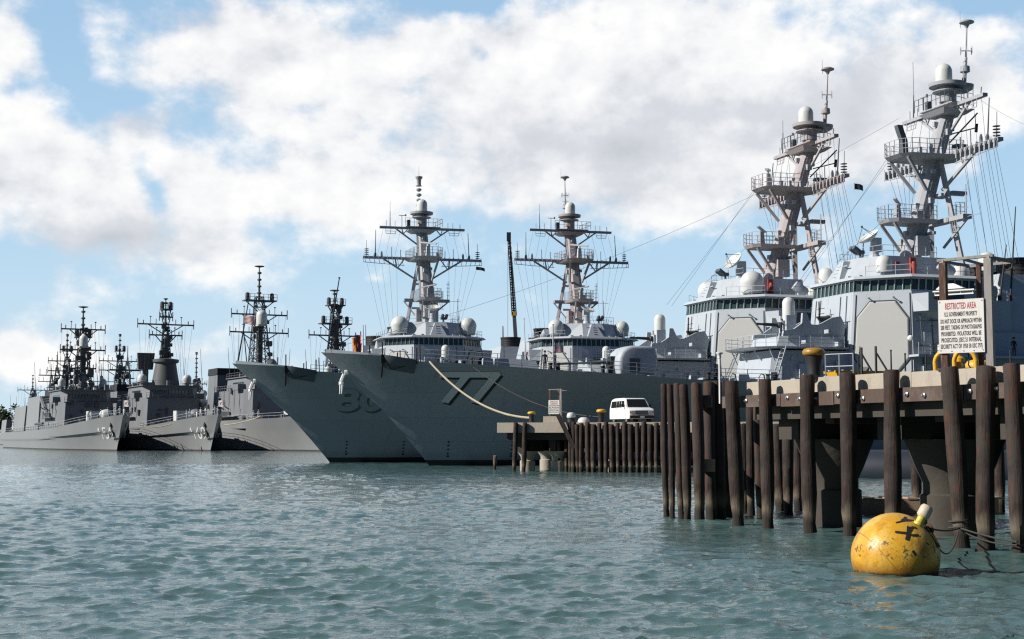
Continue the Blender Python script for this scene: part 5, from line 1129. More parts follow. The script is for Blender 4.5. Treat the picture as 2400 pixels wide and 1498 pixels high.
TH = R(72)
def aft_angle(th): return math.atan2(math.cos(th), math.sin(th))
SHIP_A, SHIP_B = Vector((-16.4, 124.5, 0)), Vector((-27.6, 143.0, 0))
d77 = burke(SHIP_A, aft_angle(TH), 'nearest large grey destroyer with hull number 77 and a tall raked mast', '77', dict(shroud=True, dome=(.75, 1.65, 17.95)))
d8 = burke(SHIP_B, aft_angle(TH), 'grey destroyer moored just behind the ship numbered 77, warm tinted raked mast', '80', dict(mast_mat=MASTW, gun='faceted', num=(9.9, 5.3, 1.75, 2.3), dome=(1.25, 2.35, 17.9), dish_axis=(-.75, -.1, .62)))
T3 = R(-15)
d3 = burke(Vector((1.9, 178, 0)), aft_angle(T3), 'head-on destroyer with symmetric mast and stacked discs on its topmast, left of the crane', None, dict(near=False, tacan='stack', dome=(1.35, 2.6, 18.0), dish_axis=(-.3, .1, .9)))
d4 = burke(Vector((26.9, 181, 0)), aft_angle(T3), 'head-on destroyer with symmetric mast and mushroom topped topmast, right of the crane', None, dict(near=False, mast_mat=MASTW, dome=(1.2, 2.35, 18.0), dish_axis=(-.3, -.2, .9)))
d77.scale = (1.008, 1, 1); d8.scale = (1.026, 1, 1)
for s in (d3, d4): s.scale = (1.05, 1.05, 1.06)

# ------------------------------------------------------------------ the older frigates and destroyers at the far berths
FRIG = Hull(132, [(-1.2, 6.0), (0, 5.4), (3, 3.2), (5.5, 1.3), (7.2, 0)], [(0, 7.2), (6, 6.8), (14, 6.2), (24, 5.6), (36, 5.0), (60, 4.5), (100, 4.2), (132, 4.2)],
            [(0, 0), (.02, 1.5), (.05, 2.8), (.1, 4.4), (.17, 5.8), (.26, 6.7), (.4, 7.1), (.8, 6.8), (1, 5.6)],
            [(0, 0), (.03, .5), (.08, 1.4), (.15, 2.7), (.25, 4.4), (.35, 5.6), (.48, 6.4), (.8, 6.2), (1, 5.0)], 1.3, knuckle=.62)
SPRU = Hull(140, [(-1.2, 7), (0, 6.5), (4, 3.2), (6.6, 0)], [(0, 8.2), (8, 7.2), (20, 6.6), (60, 6.3), (88, 6.3), (88.5, 4.2), (140, 4.0)],
            [(0, 0), (.02, 1.5), (.06, 3.4), (.12, 5.3), (.2, 6.9), (.3, 7.9), (.4, 8.2), (.8, 8.0), (1, 7.0)],
            [(0, 0), (.03, .5), (.08, 1.6), (.15, 3.3), (.25, 5.6), (.35, 7), (.48, 7.8), (.8, 7.6), (1, 6.6)], 1.3)

def frigate(loc, rz, label, o):
    t = thing('frigate', label, 'warship', loc, rz, 'older grey warships at the far berths')
    H = o.get('hull', FRIG); H.mesh(t, FARH, worn((.05, .045, .04), .2, .5, .6)('dull_boot_topping') if 'dull_boot_topping' not in bpy.data.materials else bpy.data.materials['dull_boot_topping'], split=.25)
    sm, dm = o.get('sup', FARP), o.get('mastm', FARD); ms = o.get('ms', 52); bm_ = o.get('beam', 6.3)
    for sg in (-1, 1): H.rail(t, 1.0, 120, 2.6, sg, 1.05, .03, (1, .5))
    if o.get('number'):
        def skin(a, c, lf=.05): x = 15.5 - a; z = 2.55 + c + .10 * (7 - a); return (x, H.hb(x, z) + lf, z)
        nm, n0 = o['number'], o.get('n0', 8.6)
        def sk(a, c, lf=.05): x = n0 + 7.2 - a * 1.0 - c * .15; z = 2.45 + c + .02 * a; return (x, H.hb(x, z) + lf, z)
        numerals(nm, lambda a, c: sk(a, c), 2.1, .30, 2.1).build('hull_number', NUMF, t)
        for sg in (-1, 1):
            x, z = 4.6, 4.4; y = sg * (H.hb(x, z) + .25); b = MB(); b.tube((x, y, z + .9), (x + .25, sg * (H.hb(x, z - 1.6) + .3), z - 1.6), .16); b.tube((x - .7, y, z - 1.0), (x + 1.2, y - sg * .2, z - 1.7), .16, .1); b.tube((x + 1.4, y, z - .9), (x + .2, y, z - 1.7), .14, .08); b.lathe((x, y, z + .9), [(.5, -.15), (.5, .15)], 12, (0, sg, 0)); b.build('anchor', BLACK if sg > 0 else FARP, t)
    # foredeck: gun, launcher, breakwater, jackstaff
    b = MB(); b.tube((.4, 0, H.zd(0)), (.2, 0, H.zd(0) + 3.4), .05, .03); b.build('jackstaff', FARP, t)
    if o.get('gunx', 17):
        x = o.get('gunx', 17); z = H.zd(x); b = MB(); b.lathe((x, 0, z), [(1.5, 0), (1.5, .4), (1.35, .5)], 16); b.lathe((x, 0, z + .5), [(1.4, 0), (1.45, .5), (1.3, 1.3), (.9, 1.85), (0, 2.1)], 18); g = b.build('gun_house', RADOME if o.get('gunwhite') else FARP, t, 50)
        b = MB(); b.tube((x - 1, 0, z + 1.4), (x - 5, 0, z + 2.0), .12, .09, 8); b.build('barrel', FARD, g)
    b = MB(); x = o.get('lx', 27); z = H.zd(x); b.box(x - 1.3, x + 1.5, -1.9, 1.9, z + .8, z + 2.9); b.box(x - .5, x + .5, -.8, .8, z, z + .8); b.box(x - 1.4, x - 1.3, -1.7, 1.7, z + 1.0, z + 2.7); b.build('missile_launcher', RADOME, t)
    b = MB()
    for x, y in ((6, -1.5), (6, 1.5), (10, -2.5), (10, 2.5), (21, 4.2), (21, -4.2), (33, 5.0)): b.lathe((x, y, H.zd(x)), [(.25, 0), (.2, .7), (.28, .8), (0, .9)], 8); b.box(x + .6, x + 1.5, y - .3, y + .3, H.zd(x) - .1, H.zd(x) + .8)
    build_each(b, 'deck_fitting', FARD, t)
    # superstructure
    s0, zd0, zr = o.get('s0', 37), 4.6, o.get('roof', 13.2); w = bm_; zb = zr - 2.6
    b = MB(); b.loft([[(s0, -w * .8, zd0), (s0 + 2, -w, zd0), (s0 + 26, -w, zd0), (s0 + 26, w, zd0), (s0 + 2, w, zd0), (s0, w * .8, zd0)], [(s0 + .6, -w * .75, zb), (s0 + 2.4, -w * .94, zb), (s0 + 26, -w * .94, zb), (s0 + 26, w * .94, zb), (s0 + 2.4, w * .94, zb), (s0 + .6, w * .75, zb)]]); b.build('lower_house', sm, t)
    b = MB(); b.loft([[(s0 + 1, -w * .7, zb), (s0 + 3, -w * .9, zb), (s0 + 17, -w * .9, zb), (s0 + 17, w * .9, zb), (s0 + 3, w * .9, zb), (s0 + 1, w * .7, zb)], [(s0 + 1.3, -w * .66, zr), (s0 + 3.2, -w * .86, zr), (s0 + 17, -w * .86, zr), (s0 + 17, w * .86, zr), (s0 + 3.2, w * .86, zr), (s0 + 1.3, w * .66, zr)]]); br = b.build('bridge', sm, t)
    b = MB(); n = 12
    for i in range(n):
        y0 = -w * .62 + i * w * 1.24 / n; b.box(s0 + 1.0, s0 + 1.13, y0 + .1, y0 + w * 1.24 / n - .1, zr - 1.75, zr - .95)
    for sg in (-1, 1):
        for i in range(7): x = s0 + 4 + i * 1.2; b.box(x, x + .9, sg * w * .885 - .05, sg * w * .885 + .05, zr - 1.75, zr - .95)
    build_each(b, 'window', GLASS, br)
    b = MB(); b.box(s0 + .6, s0 + 17.2, -w * .92, w * .92, zr, zr + .15); b.rail([(s0 + 17, -w * .9, zr + .15), (s0 + .8, -w * .9, zr + .15), (s0 + .8, w * .9, zr + .15), (s0 + 17, w * .9, zr + .15)], 1.0, 2, .03, (1, .5))
    for y in (-w * .95, w * .95): b.box(s0 + 3, s0 + 7, y - 1.1, y + 1.1, zb - .1, zb + 1.1)
    b.build('bridge_roof', sm, t)
    for x, y, r, h in o.get('domes', ((44, 4.6, .8, 1.9), (44, -4.6, .8, 1.9), (46, -2.2, .9, 1.6))):
        b = MB(); b.lathe((x, y, zr), [(r * .6, 0), (r * .5, .9), (r * .95, 1.1)], 12); p = b.build('radome_pedestal', sm, t, 40); b = MB(); b.dome((x, y, zr + 1.0), r, h, 16); b.build('radome', RADOME, p, 60)
    # roof clutter: whip aerials, lights, director, signal lockers, boats
    rs = random.Random(int(abs(loc[0]) * 7)); b = MB()
    for i in range(16):
        x = s0 + rs.uniform(2, 16); y = rs.uniform(-.85, .85) * w; h = rs.uniform(.4, 1.5); k = rs.uniform(.2, .6); b.box(x - k, x + k, y - k, y + k, zr, zr + h)
    b.lathe((s0 + 7, 0, zr), [(1.1, 0), (1.0, 2.0), (.8, 2.2)], 14); b.lathe((s0 + 6.4, 0, zr + 3.0), [(1.1, 0), (1.15, .4), (.3, .8)], 16, (-1, 0, .2)); build_each(b, 'roof_fitting', sm, t)
    b = MB()
    for x, y, h in ((s0 + 15, w * .85, 9), (s0 + 15, -w * .85, 9), (s0 + 40, w * .8, 10), (s0 + 40, -w * .8, 10)): b.tube((x, y, zr - 2), (x + .4, y * 1.1, zr - 2 + h), .09, .04)
    build_each(b, 'whip_antenna', FARD, t)
    # side clutter (boats in davits, pipes, ladders, life rafts)
    b = MB()
    for sg in (-1, 1):
        for k in range(7): x = s0 + 20 + k * 1.6; b.lathe((x, sg * w * 1.0, 5.9), [(.35, 0), (.4, .1), (.4, 1.1), (.35, 1.2)], 10, (1, 0, 0))
        b.loft([[(s0 + 11 + u * 6, sg * (w * 1.02 + v * math.sin(PI * u) * .9), 7.6 + zz) for v, zz in ((-.6, .7), (.9, .7), (.4, -.3), (-.2, -.3))] for u in (.02, .2, .5, .8, .98)]); b.tube((s0 + 12, sg * w, 8.8), (s0 + 12, sg * (w + 1.2), 9.6), .12); b.tube((s0 + 16, sg * w, 8.8), (s0 + 16, sg * (w + 1.2), 9.6), .12)
        for k in range(5): b.tube((s0 + 5 + k * 4, sg * w * .97, 5), (s0 + 5 + k * 4, sg * w * .97, zb), .06)
    build_each(b, 'side_fitting', FARD, t)
    b = MB()
    for sg in (-1, 1):
        for x, z in ((s0 + 4, 8.0), (s0 + 13, 7.7), (s0 + 22, 8)): b.box(x, x + .8, sg * w * .975 - .06, sg * w * .975 + .06, z - 1, z + .8)
        b.box(s0 + 5, s0 + 19, sg * (w + .5) - .5, sg * (w + .5) + .5, 7.1, 7.22)
    build_each(b, 'side_door', sm, t)
    b = MB()
    for i in range(26):
        f = rs.random()
        if f < .5: x = s0 + rs.uniform(2, 22); z = rs.uniform(5, zb - .8); k = rs.uniform(.15, .5); sg = rs.choice((-1, 1)); b.box(x - k, x + k, sg * w * .97 - .22, sg * w * .97 + .22, z, z + rs.uniform(.3, 1.3))
        else: y = rs.uniform(-.62, .62) * w; z = rs.uniform(5, zb - .5); k = rs.uniform(.12, .45); b.box(s0 + .1, s0 + .75, y - k, y + k, z, z + rs.uniform(.3, 1.5))
    for y in (-.6, -.25, .2, .55): b.tube((s0 + .15, y * w, 5), (s0 + .7, y * w, zb), .06)
    build_each(b, 'house_fitting', FARD, t)
    b = MB(); b.rail([(s0 + .4, -w * .8, zb), (s0 + .4, w * .8, zb)], 1.05, 1.3, .04, (1, .5)); b.rail([(s0 + 3, w, zb), (s0 + 24, w, zb)], 1.05, 1.6, .04, (1, .5)); b.box(s0 + .2, s0 + 1.2, -w * .8, w * .8, zb - .12, zb); b.build('bridge_gallery', sm, t)
    # funnel and hangar
    fx0 = o.get('fx', 68); ft = o.get('ft', 13.5); fw = o.get('fw', 3.6)
    b = MB(); b.loft([[(fx0, -fw, 4.5), (fx0 + 9, -fw, 4.5), (fx0 + 9, fw, 4.5), (fx0, fw, 4.5)], [(fx0 + .6, -fw * .9, ft - 1.6), (fx0 + 8.5, -fw * .9, ft - 1.6), (fx0 + 8.5, fw * .9, ft - 1.6), (fx0 + .6, fw * .9, ft - 1.6)]]); fu = b.build('funnel', sm, t)
    b = MB(); b.loft([[(fx0 + .4, -fw * .94, ft - 1.59), (fx0 + 8.7, -fw * .94, ft - 1.59), (fx0 + 8.7, fw * .94, ft - 1.59), (fx0 + .4, fw * .94, ft - 1.59)], [(fx0 + .5, -fw * .92, ft), (fx0 + 8.6, -fw * .92, ft), (fx0 + 8.6, fw * .92, ft), (fx0 + .5, fw * .92, ft)]]); b.build('funnel_cap', BLACK, fu)
    b = MB(); b.loft([[(88, -6.2, 4), (108, -6, 4), (108, 6, 4), (88, 6.2, 4)], [(88.5, -5.6, 10.8), (107.5, -5.6, 10.6), (107.5, 5.6, 10.6), (88.5, 5.6, 10.8)]]); b.build('hangar', FARH, t)
    if o.get('side_house'):                                           # tall casing beside the funnel on the sunny side
        x0, x1, z_ = o['side_house']; b = MB(); b.loft([[(x0, 2.0, 4.4), (x1, 2.0, 4.4), (x1, 6.6, 4.4), (x0, 6.6, 4.4)], [(x0 + .4, 2.0, z_), (x1 - .4, 2.0, z_), (x1 - .4, 6.2, z_), (x0 + .4, 6.2, z_)]]); b.build('side_casing', FARH, t)
        b = MB(); b.beam((x0 - 12, 6.6, z_ - 4.5), (x0 - 3, 6.6, z_ - .4), .5, .5); b.build('boat_crane', FARH, t)
    # lattice mast
    zt0, zt1 = zr, o.get('lat_top', 27.5); w0, w1 = o.get('lw', (1.9, .55)); top = o['top']; b = MB(); N = 8
    legs = [(sx, sy) for sx in (-1, 1) for sy in (-1, 1)]
    def lp(sx, sy, f): k = w0 + (w1 - w0) * f; return (ms + sx * k * .9 + f * 1.0, sy * k, zt0 + (zt1 - zt0) * f)
    for sx, sy in legs: b.tube(lp(sx, sy, 0), lp(sx, sy, 1), .17, .12)
    for i in range(N):
        f0, f1 = i / N, (i + 1) / N
        for (a, c) in (((-1, -1), (-1, 1)), ((-1, 1), (1, 1)), ((1, 1), (1, -1)), ((1, -1), (-1, -1))):
            b.tube(lp(*a, f0), lp(*c, f1), .08, None, 4); b.tube(lp(*c, f0), lp(*a, f1), .08, None, 4); b.tube(lp(*a, f1), lp(*c, f1), .09, None, 4)
    b.box(ms - .5, ms + 1.2, -.5, .5, zt0, zt0 + (zt1 - zt0) * .8)
    for i in range(26): f = rs.uniform(.05, .98); k = rs.uniform(.2, .65); sy = rs.choice((-1, 1)); p = lp(-1, sy, f); b.box(p[0] - k, p[0] + k * .6, p[1] - k, p[1] + k, p[2], p[2] + k * 1.6)
    b.tube((ms + 1, 0, zt1 - 1), (ms + 1.2, 0, top), .32, .10, 8)
    for k in range(int((top - zt1) / 1.5)): z = zt1 + .6 + k * 1.5; b.lathe((ms + 1.05, 0, z), [(.2, 0), (.48, .12), (.48, .4), (.2, .55)], 10)
    b.lathe((ms + 1.2, 0, top - .4), [(.2, 0), (1.1 if o.get('mush', 1) else .5, .22), (1.1 if o.get('mush', 1) else .5, .36), (0, .42)], 14)
    m = b.build('lattice_mast', dm, t)
    for z, hw_ in o['yards']:
        b = MB(); b.beam((ms + .6, -hw_, z), (ms + .6, hw_, z), .3, .32)
        for sg in (-1, 1):
            b.beam((ms + .6, sg * hw_ * .62, z - .1), (ms + .6, sg * w1, z - 2.2), .2, .2); b.tube((ms + .6, sg * hw_, z - .9), (ms + .6, sg * hw_, z + 1.2), .11); b.tube((ms + .6, sg * hw_ * .55, z), (ms + .6, sg * hw_ * .55, z + 1.7), .07)
            b.tube((ms + .6, sg * hw_ * .8, z), (ms + .6, sg * hw_ * .8, z + .9), .12); b.tube((ms + .6, sg * hw_ * .35, z), (ms + .6, sg * hw_ * .35, z + 1.2), .09); b.lathe((ms + .6, sg * hw_ * .55, z + 1.6), [(.2, 0), (.25, .2)], 6)
        b.build('yard', dm, m)
    for z, hw_ in o.get('plats', ()):
        b = MB(); b.box(ms - .8, ms + 2, -hw_, hw_, z - .25, z)
        for sg in (-1, 1): b.beam((ms + .6, sg * hw_ * .9, z - .2), (ms + .6, sg * .5, z - 2.4), .2, .2); b.lathe((ms + .6, sg * hw_ * .78, z), [(.45, 0), (.5, .6), (.45, 1.5), (.15, 1.7)], 12)
        b.rail([(ms - .7, -hw_, z), (ms - .7, hw_, z)], 1.3, 1, .05, (1, .5)); b.build('mast_platform', dm, m)
    if o.get('mdome'):
        z, r, h = o['mdome']; b = MB(); b.dome((ms - w0 * .9, .3, z), r, h, 18); b.box(ms - w0 - .6, ms, -.7, 1.3, z - .3, z); b.build('mast_radome', RADOME, m, 60)
    if o.get('bigpanel'):
        b = MB(); y = 3.9; b.loft([[(ms + 2.0, y - 1.9, 21.6), (ms + 2.0, y + 1.9, 21.6), (ms + 2.4, y + 1.6, 17.9), (ms + 2.4, y - 1.6, 17.9)], [(ms + 3.1, y - 1.9, 21.6), (ms + 3.1, y + 1.9, 21.6), (ms + 3.1, y + 1.6, 17.9), (ms + 3.1, y - 1.6, 17.9)]]); b.box(ms + 2.4, ms + 3.0, y - .6, y + .6, 13, 18); b.build('radar_array', FARD, t)
        b = MB(); b.lathe((ms, 0, zr), [(3.2, 0), (2.7, 2.8), (2.3, 5.2), (2.9, 5.5), (2.9, 6.1), (1.6, 6.3)], 16); b.build('mast_tower', dm, t, 40)
    b = MB(); xa = o.get('fx', 68) + 12; ta = top - 8.5; zb_ = 10.5
    for sy in (-1, 1):
        for sx in (-1, 1): b.tube((xa + sx * 1.1, sy * 1.2, zb_), (xa + sx * .25, sy * .3, ta - 4), .13, .1, 5)
    for k in range(6):
        z0_ = zb_ + (ta - 4 - zb_) * k / 6; z1_ = zb_ + (ta - 4 - zb_) * (k + 1) / 6; w0_ = 1.15 - .85 * k / 6; w1_ = 1.15 - .85 * (k + 1) / 6
        for sy in (-1, 1): b.tube((xa - w0_, sy * w0_, z0_), (xa + w1_, sy * w1_, z1_), .07, None, 4); b.tube((xa + sy * w0_, -w0_, z0_), (xa + sy * w1_, w1_, z1_), .07, None, 4)
    b.tube((xa, 0, ta - 5), (xa, 0, ta), .2, .08, 6); b.beam((xa, -4.4, ta - 6), (xa, 4.4, ta - 6), .22, .25); b.box(xa - 1.2, xa + 1.2, -1.6, 1.6, ta - 8.2, ta - 8)
    for y in (-4.2, -2.4, 2.6, 4.1): b.tube((xa, y, ta - 6), (xa, y, ta - 4.4), .08)
    b.lathe((xa, 0, ta - 8), [(.9, 0), (1.0, .5), (.7, 1.3), (0, 1.5)], 12); (b.build('aft_mast', dm, t) if o.get('aft', True) else None)
    b = MB(); k2 = 0
    for i in range(14):
        x = s0 + rs.uniform(8, 44); y = rs.uniform(-.9, .9) * w; z = 12 if x < s0 + 17 else 9.5; h = rs.uniform(2.5, 7); b.tube((x, y, z), (x + .2, y, z + h), .08, .04, 5); b.lathe((x, y, z), [(.3, 0), (.3, 1.0), (.1, 1.2)], 7)
    build_each(b, 'aerial', dm, t)
    b = MB()
    for z, hw_ in o['yards'][:2]:
        for sg in (-1, 1):
            for f in (.5, .7, .95): b.tube((ms + .6, sg * hw_ * f, z), (ms + 2, sg * (3 + 2 * f), zr), .025, None, 4)
    b.build('halyards', FARD, m)
    return t

TF = aft_angle(math.atan2(-.45, .89))
f154 = frigate((-77.6, 290, 0), TF, 'grey warship with white hull number 154 and a radome halfway up its mast',
               dict(number='154', ms=44, n0=3.6, top=32.6, yards=[(27.3, 4.9), (22.6, 5.0), (18.4, 3)], plats=[(25.6, 1.8)], mdome=(23.3, .95, 2.6), side_house=(63, 82, 12.5), fx=66, ft=14.2, gunwhite=True))
f169 = frigate((-57.6, 285, 0), TF, 'grey warship with white hull number 169 and a black slab radar beside its mast',
               dict(number='169', ms=44, n0=3.6, top=34, yards=[(28, 6.3), (25.6, 3.7), (29.7, 1.5)], plats=[(31.5, 1.2)], bigpanel=True, roof=14, beam=7.0, lw=(1.5, .45), domes=((44, 5.2, 1.0, 1.8), (45, -1.2, .8, 1.5), (47, -5.6, 1.0, 2.0)), fx=72, ft=15.5, fw=5.2, mush=0))
f5 = frigate((-32.5, 275, 0), TF, 'grey warship with the tallest lattice mast and flat sunlit hull, half hidden by outer bows',
             dict(hull=SPRU, aft=False, top=41, yards=[(30, 6.4), (26, 6.7)], plats=[(33.2, 3.6)], mdome=(27.6, 1.2, 3.2), roof=15.5, beam=7.6, lat_top=34, lw=(2.3, .8), gunx=18, fx=74, ft=19))
f7 = frigate((-16.5, 282, 0), TF, 'grey warship whose dark lattice mast rises between the two outer bows', 
             dict(hull=SPRU, aft=False, top=36.3, yards=[(25.8, 6.2)], plats=[(32.8, 2.0), (28.6, 3.6)], roof=15.5, beam=7.6, lat_top=33, lw=(1.9, .6), fx=74, ft=18))
f8 = frigate((-121.5, 425, 0), TF, 'background warship whose mast shows left of the mast of the ship numbered 154', dict(top=36.5, yards=[(27.6, 5.9), (24.4, 6.0)], plats=[(31, 1.6)], roof=15, ms=50, lat_top=29, mush=0, domes=((44, 3, .8, 1.8),)))
f9 = frigate((-104.4, 425, 0), TF, 'background warship whose mast shows between the ships numbered 154 and 169', dict(top=36.5, yards=[(27.6, 6.6), (24.6, 6.6)], plats=[(31, 1.6)], roof=15.5, ms=50, lat_top=29, mush=0, domes=((42, 5, 1.1, 2.0), (42, -4, 1.0, 1.8))))
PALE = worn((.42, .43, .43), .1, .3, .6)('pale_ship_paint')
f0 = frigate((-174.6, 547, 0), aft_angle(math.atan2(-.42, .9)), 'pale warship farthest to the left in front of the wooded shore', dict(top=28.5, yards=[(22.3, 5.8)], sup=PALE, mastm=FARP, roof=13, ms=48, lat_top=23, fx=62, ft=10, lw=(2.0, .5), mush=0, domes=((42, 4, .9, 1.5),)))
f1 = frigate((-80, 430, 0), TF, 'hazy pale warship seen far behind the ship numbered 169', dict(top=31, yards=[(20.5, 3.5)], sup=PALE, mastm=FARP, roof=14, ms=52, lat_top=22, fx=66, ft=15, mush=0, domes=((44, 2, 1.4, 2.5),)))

# ------------------------------------------------------------------ crane beyond the head-on destroyers
b = MB(); b.box(-60, 90, 0, 60, -1, 3.2); o = b.build('far_quay', CONC, None, None, (-40, 345, 0)); tag(o, 'far concrete quay behind the moored ships', 'quay')
cp = at_depth(1216, 806, 372)
t = thing('mobile_crane', 'tall dark mobile crane with its boom raised between the two head-on masts', 'crane', (cp.x, cp.y, 3.2))
b = MB(); b.box(-6, 6, -1.5, 1.5, 1.0, 2.2); b.box(-5.6, -3.6, -1.5, 1.5, 2.2, 4.0); b.build('carrier', FARD, t)
b = MB(); b.box(-1.5, 3.5, -1.6, 1.6, 2.3, 4.6); b.box(3.4, 4.8, -1.5, 1.5, 2.4, 4.0); b.build('cab', FARD, t)
for x in (-4.8, -3.2, 2.4, 4.2):
    for y in (-1.3, 1.3): b = MB(); b.lathe((x, y - .25, .75), [(.3, 0), (.72, .05), (.75, .25), (.72, .45), (.3, .5)], 16, (0, 1, 0)); b.build('wheel', RUBBER, t, 40)
tip = at_depth(1193, 545, 372) - Vector((cp.x, cp.y, 3.2)); foot = Vector((.5, 0, 4.0)); mid = foot.lerp(tip, .56)
b = MB(); b.beam(foot, mid, 1.25, 1.25, .95, .95); bo = b.build('boom', FARD, t)
b = MB(); b.beam(mid - (tip - foot).normalized() * .3, mid + (tip - foot).normalized() * .7, 1.25, 1.4); b.build('boom_collar', YEL, bo)
b = MB(); a0 = mid; N = 16
for k in range(4): sx, sy = ((-1, -1), (1, -1), (1, 1), (-1, 1))[k]; b.tube(mid + Vector((sx * .55, sy * .55, 0)), tip + Vector((sx * .3, sy * .3, -2)), .16, .13)
for i in range(N):
    p = mid.lerp(tip, i / N); q = mid.lerp(tip, (i + 1) / N); w = .55 - .2 * i / N
    for s1 in (-1, 1): b.tube(p + Vector((w * s1, w, 0)), q + Vector((-w * s1, w, 0)), .09, None, 4); b.tube(p + Vector((w * s1, -w, 0)), q + Vector((-w * s1, -w, 0)), .09, None, 4)
b.beam(mid, tip, .5, .5, .35, .35); b.box(tip.x - .6, tip.x + .5, tip.y - .5, tip.y + .5, tip.z - 2.2, tip.z); b.build('jib', BLACK, bo)
b = MB(); b.tube(tip + Vector((-.3, 0, -1)), tip + Vector((-.3, 0, -46)), .06, None, 4); b.box(tip.x - .6, tip.x, -.3, .3, tip.z - 47, tip.z - 46); b.build('hoist_rope', FARD, bo)

# ------------------------------------------------------------------ flags
def flag(loc, w, h, m, label, rz, parts=(), wave=.12, name='flag', droop=0.0):
    t = thing(name, label, 'flag', loc, rz)
    def pt(u, v, lift=0): return (u * w, wave * math.sin(u * 7 + v) * u + lift, (v - .5) * h - droop * u * u)
    def patch(u0, u1, v0, v1, lift): b = MB(); b.grid([[pt(u0 + (u1 - u0) * i / 10, v0 + (v1 - v0) * j / 3, lift) for j in range(4)] for i in range(11)]); return b
    b = MB(); g0 = [[pt(i / 14, j / 5, -.006) for j in range(6)] for i in range(15)]; g1 = [[pt(i / 14, j / 5, .006) for j in range(6)] for i in range(15)]
    b.grid(g0); b.grid(g1); f = b.build('cloth', m, t, 60)
    for nm, mm, quads in parts:
        for s in (-1, 1):
            b = MB()
            for q in quads:
                if q[0] == 'disc':
                    c = [pt(q[1] + q[3] * h / w * math.cos(a), q[2] + q[3] * math.sin(a), s * .02) for a in [2 * PI * k / 20 for k in range(20)]]; b.add(c, [tuple(range(20))])
                else: pb = patch(*q, s * .02); b.add(pb.v, pb.f)
            b.build(nm, mm, f)
    b = MB(); b.tube((0, 0, -h * .6), (0, 0, h * .6), .03); b.build('halyard', DROPE, t)
    return t
jp = (('red_disc', RED, [('disc', .5, .5, .28)]),)
p = at_depth(289, 946, 289.5); flag(p, 1.5, 1.25, WHITE, 'white flag with red disc at the bow of the ship 154 with big anchor', R(-8), jp)
p = at_depth(511, 946, 284.5); flag(p, 1.45, 1.2, WHITE, 'white flag with red disc at the bow of the ship 169 with slab radar', R(-8), jp)
stripes = [(0, 1, k * 2 / 13 , (k * 2 + 1) / 13) for k in range(7)]
p = at_depth(571, 749, 143.2); flag(p, 1.15, .85, WHITE, 'red and white striped jack flying from the jackstaff of the second bow', R(-12), (('red_stripes', RED, stripes),), .08, droop=.22)
p = at_depth(1300, 818, 128); flag(p, .78, .55, WHITE, 'small red and white striped flag on the foredeck of the ship numbered 77', R(0), (('red_stripes', RED, stripes), ('blue_canton', BLUE, [(0, .4, .46, 1)])), .05)
b = MB(); q = at_depth(1297, 862, 128); r_ = at_depth(1296, 762, 128); b.tube((0, 0, 0), r_ - q, .07, .05, 8); b.lathe(r_ - q, [(.09, 0), (.09, .08), (0, .1)], 8); o = b.build('flagstaff', GREY, None, None, q); tag(o, 'slim grey flagstaff on the foredeck beside two sailors', 'pole')
p = at_depth(2003, 437, 152); flag(p, .95, .62, BLACK, 'dark pennant blowing from the yard of the warm tinted mast', R(5), (), .12, droop=.2)
p = at_depth(1116, 629, 222); flag(p, 1.35, .5, BLACK, 'small dark pennant at the right yard end of the left head-on mast', R(5), (), .15, droop=.25)
p = at_depth(826, 808, 205)
t = thing('signal_flags', 'bunch of red, blue and orange signal flags hanging behind the outer bow', 'flags', p)
for k, (x, z, w, h, mm, nm) in enumerate(((.0, -.3, .6, 2.6, ORANGE, 'orange_flag'), (.35, -.9, .5, 1.9, BLUE, 'blue_flag'), (.5, .3, .75, 2.2, RED, 'red_flag'), (.75, -.7, .55, 1.8, RED, 'red_flag'), (.2, .8, .6, 1.2, BLUE, 'blue_flag'))):
    b = MB(); b.loft([[(x + u * w + .07 * math.sin(v * 5 + k), .12 * math.sin(u * 6 + k + v * 3) + .05 * k, z + (v - .5) * h) for u in (0, .33, .66, 1)] for v in (0, .25, .5, .75, 1)], cap=False, close=False); b.build(nm, mm, t)

